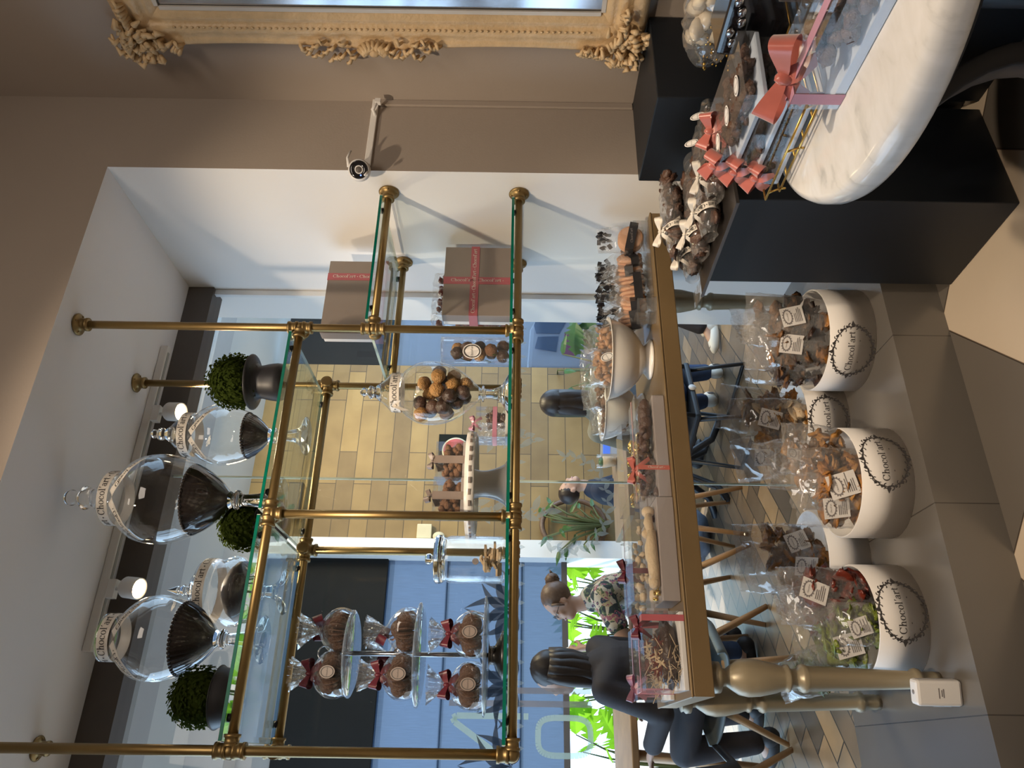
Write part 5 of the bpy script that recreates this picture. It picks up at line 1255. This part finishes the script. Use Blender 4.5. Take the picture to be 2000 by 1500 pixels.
for k in range(3):
    tb = biscuit_box('clear biscuit box on the wire rack, '+('at the bottom of the stack', 'in the middle of the stack', 'on top with three oval labels')[k], (1.41+.006*k, 1.325-.012*k, ZM2+.017+.054*k), R(2-3*k), 40+k, False, 3 if k == 2 else 0)
    for j, x in enumerate((-.05, .055)):
        bow('bow', tb, (x-.03, .120, .058), 'coral_ribbon', .046, R(-100+50*j), R(-20), .028, .8)
b = B(); b.box(-.07, -.10, 0, .08, .10, .012)
t = thing('dark_box', 'glossy black packet leaning behind the biscuit boxes', 'packet', (1.60, 1.10, ZM2))
b = B(); b.box(-.06, -.16, 0, .07, .16, .20); obj('packet', b, 'lens_black', t, bevel=.01)
b = B()
for k in range(10): b.ball((-.063, .12-.027*k, .17+.012*math.sin(k*2)), (.004, .014, .010), 8, 6, lump=.4, seed=k)
obj('silver_cord', b, 'chrome', t)
t = thing('nougat_bag', 'clear bag with pale yellow ovals and dark chocolate behind the bow', 'bag', (1.47, .80, ZM2), R(0))
b = B(); b.box(-.085, -.17, 0, .085, .20, .15); obj('clear_bag', b, 'cello_grey', t)
b = B(); chips(b, 60, lambda r: (r.uniform(-.07, .07), r.uniform(-.14, .17), r.uniform(.02, .13)), .022, 0, 8, .6); obj('chocolates', b, 'cookie_dark', t)['kind'] = 'stuff'
b = B()
for k in range(3): b.ball((-.06+.02*k, .15-.05*k, .146), (.014, .026, .007), 14, 8)
obj('pale_ovals', b, 'white_choc', t)
# ------------------------------------------------------------ people on the patio
def bake(o):
    dg = bpy.context.evaluated_depsgraph_get(); dg.update()
    me = bpy.data.meshes.new_from_object(o.evaluated_get(dg)); old = o.data; o.modifiers.clear(); o.data = me
    me.polygons.foreach_set('use_smooth', [True]*len(me.polygons)); me.update()
def limbs(b, P, E, extra=0):               # tapered limbs between joints; the remesh in fuse() makes them one surface
    for n1, n2 in E:
        p, q = Vector(P[n1][:3]), Vector(P[n2][:3]); r1, r2 = P[n1][3:], P[n2][3:]
        k = max(2, int((q-p).length/(.22*min(r1[0], r2[0])+.004)))
        for i in range(k+1):
            t = i/k; c = p.lerp(q, t); rx = r1[0]+(r2[0]-r1[0])*t+extra; ry = r1[-1]+(r2[-1]-r1[-1])*t+extra
            b.ball(c, (rx, ry, min(rx, ry)), 16, 10)
def fuse(name, b, m, parent, vox, smooth=2):
    o = obj(name, b, m, parent); q = o.modifiers.new('r', 'REMESH'); q.mode = 'VOXEL'; q.voxel_size = vox
    if smooth: q = o.modifiers.new('c', 'CORRECTIVE_SMOOTH' if 0 else 'SMOOTH'); q.iterations = smooth; q.factor = .5
    bake(o); o.data.materials.clear(); o.data.materials.append(MATS[m]); return o
def two_bone(a, c, l1, l2, pole):
    a, c, pole = Vector(a), Vector(c), Vector(pole); d = c-a; L = min(d.length, (l1+l2)*.995); d = d.normalized()
    x = (l1*l1-l2*l2+L*L)/(2*L); h = math.sqrt(max(0, l1*l1-x*x)); p = (pole-a); p = (p-d*p.dot(d)).normalized()
    return a+d*x+p*h, a+d*L
def person(label, loc, rz, s, lean, pitch, yaw, hands, feet, top, pants, hair, hcol, shoes, sleeve=1.0, hz=.50, curl=.5):
    t = thing('person', label, 'person', loc, rz); t.scale = (s, s, s)
    P = {}; E = []
    def pt(n, v, r, r2=None): P[n] = (v[0], v[1], v[2], r) if r2 is None else (v[0], v[1], v[2], r, r2)
    sp = lambda h: Vector((0, math.sin(lean)*h, hz+math.cos(lean)*h))
    pt('pelvis', (0, 0, hz), .125, .10); pt('belly', sp(.17), .115, .088); pt('chest', sp(.34), .135, .10); pt('nb', sp(.46), .075, .065)
    E += [('pelvis', 'belly'), ('belly', 'chest'), ('chest', 'nb')]
    nk = sp(.54)+Vector((0, .015, 0)); pt('neck', nk, .048); hd = nk+Vector((0, .03+.10*math.sin(pitch), .10*math.cos(pitch))); pt('head', hd, .05)
    E += [('nb', 'neck'), ('neck', 'head')]
    fing = {}
    for q, sx in (('L', -1), ('R', 1)):
        sh = sp(.43)+Vector((sx*.165, 0, -.01)); hand = Vector(hands[q]); el, wr = two_bone(sh, hand, .285, .25, sh+Vector((sx*.25, -.15, -.5)))
        pt('sh'+q, sh, .055); pt('el'+q, el, .040); pt('wr'+q, wr, .027, .022)
        d = (wr-el).normalized(); up = Vector((0, 0, 1)); side = d.cross(up).normalized() if abs(d.z) < .95 else Vector((sx, 0, 0)); nrm = side.cross(d)
        pm = wr+d*.055; pt('pa'+q, pm, .034, .016); pe = wr+d*.09; pt('pe'+q, pe, .034, .014)
        E += [('chest', 'sh'+q), ('sh'+q, 'el'+q), ('el'+q, 'wr'+q), ('wr'+q, 'pa'+q), ('pa'+q, 'pe'+q)]
        fing[q] = (wr, pe, d, side, nrm)
        hp = Vector((sx*.09, .02, hz-.01)); ft = Vector(feet[q]); kn, an = two_bone(hp, ft, .43, .41, hp+Vector((sx*.05, .5, .6)))
        pt('hip'+q, hp, .088); pt('kn'+q, kn, .058); pt('cf'+q, kn.lerp(an, .35), .053); pt('an'+q, an, .036)
        E += [('pelvis', 'hip'+q), ('hip'+q, 'kn'+q), ('kn'+q, 'cf'+q), ('cf'+q, 'an'+q)]
        fd = Vector((0, 1, 0)) if len(feet[q]) < 4 else Vector((0, 1, 0)); pt('toe'+q, an+fd*.13+Vector((0, 0, -.045)), .030, .022); E.append(('an'+q, 'toe'+q))
    body = B(); limbs(body, P, E)
    for q, (wr, pe, d, side, nrm) in fing.items():
        sx = -1 if q == 'L' else 1
        for k, (o_, l) in enumerate(((-.026, .058), (-.009, .070), (.009, .066), (.025, .050))):
            a = pe-d*.012+side*o_; c = curl*(1+.12*k)
            p1 = a+d*l*.5-nrm*l*.12*c; p2 = p1+(d*(1-.6*c)-nrm*c*.8).normalized()*l*.35; p3 = p2+(d*(1-1.2*c)-nrm*c*1.2).normalized()*l*.3
            body.tube([a, p1, p2, p3], [.0098, .0092, .0086, .007], 8)
        a = wr+d*.03-side*sx*-.0+side*(-sx)*.024*-1 if 0 else wr+d*.03-side*sx*.026
        body.tube([a, a+d*.03-side*sx*.026-nrm*.012, a+d*.058-side*sx*.026-nrm*.026], [.012, .0105, .0085], 8)
    # head in its own frame: y forward
    HM = Matrix.Translation(hd) @ Matrix.Rotation(yaw, 4, 'Z') @ Matrix.Rotation(-pitch, 4, 'X')
    body.ball((0, -.012, .055), (.073, .090, .088), 24, 18, M=HM); body.ball((0, .012, .0), (.060, .074, .085), 24, 18, M=HM)
    body.ball((0, .045, -.052), (.040, .038, .030), 16, 12, M=HM); body.ball((0, .088, .008), (.011, .018, .016), 12, 10, M=HM); body.tube([(0, .074, .045), (0, .092, .008)], [.010, .012], 10, M=HM)
    body.ball((0, .078, -.028), (.024, .011, .007), 12, 8, M=HM); body.ball((0, .074, .05), (.045, .012, .010), 12, 8, M=HM)
    for sx in (-1, 1): body.ball((sx*.072, -.005, .015), (.010, .020, .030), 12, 10, M=HM); body.ball((sx*.035, .062, -.002), (.022, .02, .024), 12, 8, M=HM)
    bd = fuse('body', body, 'skin', t, .0085)
    for sx in (-1, 1):
        b = B(); b.ball((sx*.031, .076, .027), (.013, .007, .008), 12, 8, M=HM); e = obj('eye', b, 'white_plastic', bd); b = B(); b.ball((sx*.031, .0815, .027), (.006, .003, .006), 10, 6, M=HM); obj('iris', b, 'hair_dark', e)
    b = B(); b.ball((0, .086, -.030), (.021, .006, .006), 12, 8, M=HM); obj('lips', b, 'rose_ribbon', bd)
    # clothes grown on the same joints
    def grow(names, edges, extra, root, nm, m, cut=None):
        Q = {}
        for n in names:
            v = P[n]; Q[n] = (v[0], v[1], v[2])+tuple(r_+extra for r_ in v[3:])
        if cut:
            for n, a, f in cut:
                v = Vector(P[a][:3]).lerp(Vector(P[n][:3]), f); Q[n] = (v.x, v.y, v.z)+tuple((P[n][3]*.6+P[a][3]*.4)+extra for _ in (0, 1))
        b = B(); limbs(b, Q, edges); return fuse(nm, b, m, t, .011, 2)
    up = ['pelvis', 'belly', 'chest', 'nb', 'shL', 'shR', 'elL', 'elR']; ue = [('pelvis', 'belly'), ('belly', 'chest'), ('chest', 'nb')]
    for q in 'LR':
        ue += [('chest', 'sh'+q), ('sh'+q, 'el'+q)]
        if sleeve > 1: up.append('wr'+q); ue.append(('el'+q, 'wr'+q))
    grow(up, ue, .019, 'pelvis', 'shirt', top, [('el'+q, 'sh'+q, .62) for q in 'LR'] if sleeve < 1 else [('wr'+q, 'el'+q, .92) for q in 'LR'] if sleeve > 1 else None)
    lo = ['pelvis']+[a+q for a in ('hip', 'kn', 'cf', 'an') for q in 'LR']; le = [(a+q, b_+q) for a, b_ in (('hip', 'kn'), ('kn', 'cf'), ('cf', 'an')) for q in 'LR']+[('pelvis', 'hipL'), ('pelvis', 'hipR')]
    grow(lo, le, .016, 'pelvis', 'trousers', pants, [('an'+q, 'cf'+q, .80) for q in 'LR'])
    for q in 'LR':
        an = Vector(P['an'+q][:3]); b = B(); b.ball((an.x, an.y+.055, an.z-.045), (.046, .125, .042), 18, 12); b.ball((an.x, an.y-.02, an.z-.025), (.044, .06, .058), 16, 10)
        for i, v in enumerate(b.v):
            if v.z < an.z-.075: b.v[i] = Vector((v.x, v.y, an.z-.075))
        so = obj('shoe', b, shoes, t)
        if shoes == 'shoe_white' and hair == 'long':
            b = B()
            for sx in (-1, 1):
                for k in range(3): b.box(-.001, -.006, -.026, .001, .006, .026, M=TM((an.x+sx*(.0475-.001*k), an.y+.02+.022*k, an.z-.045), rx=R(25)))
            obj('stripes', b, 'ink', so)
        if shoes == 'shoe_white' and hair != 'long':
            b = B(); b.lathe([(.016, 0), (.016, .003), (.011, .003), (.011, 0)], 16, (an.x, an.y+.125, an.z-.016)); obj('buckle', b, 'ink', so)
    # hair
    b = B(); sd = int(abs(loc[0])*100)
    def strandy(c, r_, M, k=.035, nu=40, nv=24):
        o0 = len(b.v); b.ball(c, r_, nu, nv, M=M)
        cc = M @ Vector(c)
        for i in range(o0, len(b.v)):
            d = b.v[i]-cc; a = math.atan2(d.y, d.x); b.v[i] = cc+d*(1+k*math.sin(a*23+sd)*.5+k*noise.noise(Vector((a*6, sd, d.z*9))))
    strandy((0, -.028, .066), (.086, .094, .092), HM)
    if hair == 'long':
        b.grid(lambda u_, v_: HM @ Vector(((.088+.010*v_)*math.cos(PI*(1.06+.88*u_))*(1-.25*v_*v_)*(1+.02*math.sin(u_*60)), -.02+(.098+.02*v_)*math.sin(PI*(1.0+u_)), .06-.33*v_)), 40, 14)
        strandy((0, -.075, -.06), (.082, .045, .20), HM)
    if hair == 'bun':
        strandy((0, -.115, .115), (.042, .042, .042), HM, .12); b.tube([HM @ Vector((0, -.15, .13)), HM @ Vector((.0, -.17, .15))], [.012, .002], 6)
        for sx in (-1, 1): b.tube([HM @ Vector((sx*.07, .045, .075)), HM @ Vector((sx*.078, .03, .04)), HM @ Vector((sx*.075, .018, .0))], [.010, .010, .003], 8)
    if hair == 'wavy':
        for k in range(9):
            a = R(175+190*k/8); x, y = .080*math.cos(a), -.02+.082*math.sin(a)
            b.tube([HM @ Vector((x*(1+.1*math.sin(i*1.3+k)), y*(1+.08*math.cos(i*1.7+k)), .07-.06*i)) for i in range(7)], [.030, .034, .036, .036, .034, .026, .008], 10)
    obj('hair', b, hcol, t)
    if hair == 'bun':
        b = B(); gm = lambda v: HM @ Vector(v)
        for sx in (-1, 1): b.tube([gm((sx*.072, .0, .03)), gm((sx*.066, .075, .032)), gm((sx*.012, .096, .030))], .0018, 6); b.tube([gm((sx*.031+.019*math.cos(R(24*k)), .093, .026+.015*math.sin(R(24*k)))) for k in range(16)], .0016, 6)
        obj('glasses', b, 'black_metal', t)
    return t, fing, HM
fl = -0.0
person('person with long straight dark hair seen from behind, in a striped grey-green top and jeans', (1.80, 3.86, ZP), R(-38), .93, .10, -.05, R(15), {'L': (-.22, .36, .68), 'R': (.20, .38, .66)}, {'L': (-.10, .70, .09), 'R': (.12, .62, .09)}, 'greygreen', 'jeans', 'long', 'hair_dark', 'shoe_white', 1.2)
p3, fg, hm = person('person with a bun and glasses in a floral top, drinking from a cup', (.93, 4.33, ZP), R(80), .935, .26, -.30, R(8), {'L': (-.13, .40, 1.005), 'R': (.20, .44, .68)}, {'L': (-.12, .40, .09), 'R': (.12, .35, .09)}, 'floral', 'jeans', 'bun', 'hair_brown', 'pot_black', .6, curl=.9)
wr, pe, d, side, nrm = fg['L']; c_ = p3.matrix_basis @ (pe+d*.03-nrm*.03)
t = thing('drinking_cup', 'small pale cup held to the lips of the woman in the floral top', 'cup', tuple(c_)); b = B(); b.lathe([(.0, -.045), (.026, -.045), (.031, .045), (.028, .045), (.024, -.04), (0, -.04)], 20, M=TM((0, 0, 0), ry=R(-25))); obj('cup', b, 'white_card', t)
person('person with long wavy dark hair in a black top, facing the one in floral', (.44, 3.92, ZP), R(48), .97, .12, -.12, R(20), {'L': (-.22, .34, .68), 'R': (.2, .36, .68)}, {'L': (-.12, .38, .09), 'R': (.12, .40, .09)}, 'blackcloth', 'blackcloth', 'wavy', 'hair_dark', 'pot_black', 1.2)
person('person with short dark hair in a navy sweater looking down at the patio table', (1.66, 5.12, ZP), R(-112), .82, .20, -.55, R(-8), {'L': (-.16, .40, .72), 'R': (.14, .40, .72)}, {'L': (-.1, .42, .09), 'R': (.12, .36, .09)}, 'navy', 'jeans', 'short', 'hair_dark', 'pot_black', 1.2)
person('person in white flat shoes, only one leg showing past the white side wall', (3.15, 4.22, ZP), R(78), .95, .08, 0, 0, {'L': (-.18, .34, .68), 'R': (.18, .34, .68)}, {'L': (-.14, .62, .09), 'R': (.10, .42, .09)}, 'blackcloth', 'blackcloth', 'short', 'hair_brown', 'shoe_white', 1.2)
b = B()
for k, (c, r_) in enumerate((((0, 0, .10), (.20, .13, .10)), ((.1, .03, .20), (.12, .10, .12)), ((-.1, .0, .18), (.12, .1, .12)))): b.ball(c, r_, 22, 16, lump=.35, seed=k+3)
tag(obj('denim_jacket', b, 'jeans_pale', loc=(1.36, 5.02, ZP)), 'crumpled pale denim jacket on the floor below the patio table', 'jacket')

# ------------------------------------------------------------ light
def light(name, kind, loc, energy, col, aim=None, **k):
    l = bpy.data.lights.new(name, kind); l.energy = energy; l.color = col
    for a, v in k.items(): setattr(l, a, v)
    o = bpy.data.objects.new(name, l); C.objects.link(o); o.location = loc
    if aim is not None: o.rotation_euler = (Vector(aim)-Vector(loc)).to_track_quat('-Z', 'Y').to_euler()
    return o
W = bpy.data.worlds.new('world'); sc.world = W; W.use_nodes = True
W.node_tree.nodes['Background'].inputs[0].default_value = (.52, .74, 1, 1); W.node_tree.nodes['Background'].inputs[1].default_value = 3.8
light('sun', 'SUN', (0, 9, 6), 6.5, (1, .95, .86), None, angle=R(1)).rotation_euler = Vector((.25, -1, -.72)).to_track_quat('-Z', 'Y').to_euler()
WARM = (1, .80, .58)
light('patio_lamp', 'AREA', (2.4, 4.5, 3.4), 32, (1, .80, .46), (2.35, 5.9, .5), size=.6)
light('patio_lamp', 'AREA', (2.2, 3.9, 3.5), 26, (1, .80, .52), (2.1, 4.6, 0), size=.6)
for x in (.56, 1.30):
    light('track_spot', 'SPOT', (x+.015, 2.89, ZS-.20), 18, WARM, (x+.05, 2.70, 1.8), spot_size=R(110), spot_blend=.7, shadow_soft_size=.03)
light('ceiling_spot', 'SPOT', (-.3, .9, 3.9), 210, WARM, (2.0, 2.65, 1.6), spot_size=R(40), spot_blend=.7, shadow_soft_size=.05)
light('ceiling_spot', 'SPOT', (1.1, .55, 3.9), 190, WARM, (1.5, 1.25, .4), spot_size=R(52), spot_blend=.8, shadow_soft_size=.06)
light('ceiling_spot', 'SPOT', (.0, .45, 3.9), 300, WARM, (.85, 2.45, .75), spot_size=R(44), spot_blend=.8, shadow_soft_size=.06)
light('ceiling_lamp', 'AREA', (.6, -.4, 3.9), 48, (1, .86, .72), (.7, .8, 0), size=1.4)

# ------------------------------------------------------------ camera (the photograph lies on its side)
a_, r0 = R(26.7), .0145
rt = Vector((math.cos(a_), -math.sin(a_), 0)); fw_ = Vector((math.sin(a_), math.cos(a_), 0)); upv = Vector((0, 0, 1))
cx_ = (r0*rt-upv).normalized(); cy_ = (rt+r0*upv).normalized(); cz_v = cx_.cross(cy_)
cam = bpy.data.cameras.new('camera'); co = bpy.data.objects.new('camera', cam); C.objects.link(co)
Mc = Matrix((cx_, cy_, cz_v)).transposed().to_4x4(); Mc.translation = (0, 0, 1.5); co.matrix_world = Mc
cam.sensor_width = 36; cam.lens = 1450/2000*36; cam.shift_x = -5/2000; cam.clip_start = .02; cam.clip_end = 200
sc.camera = co
sc.view_settings.view_transform = 'Standard'; sc.view_settings.look = 'None'; sc.view_settings.gamma = 1; sc.view_settings.use_curve_mapping = False
sc.view_settings.exposure = .25
sc.cycles.max_bounces = 12; sc.cycles.transparent_max_bounces = 40; sc.cycles.glossy_bounces = 5; sc.cycles.diffuse_bounces = 4
sc.cycles.caustics_reflective = False; sc.cycles.caustics_refractive = False; sc.cycles.use_denoising = True; sc.cycles.sample_clamp_indirect = 6
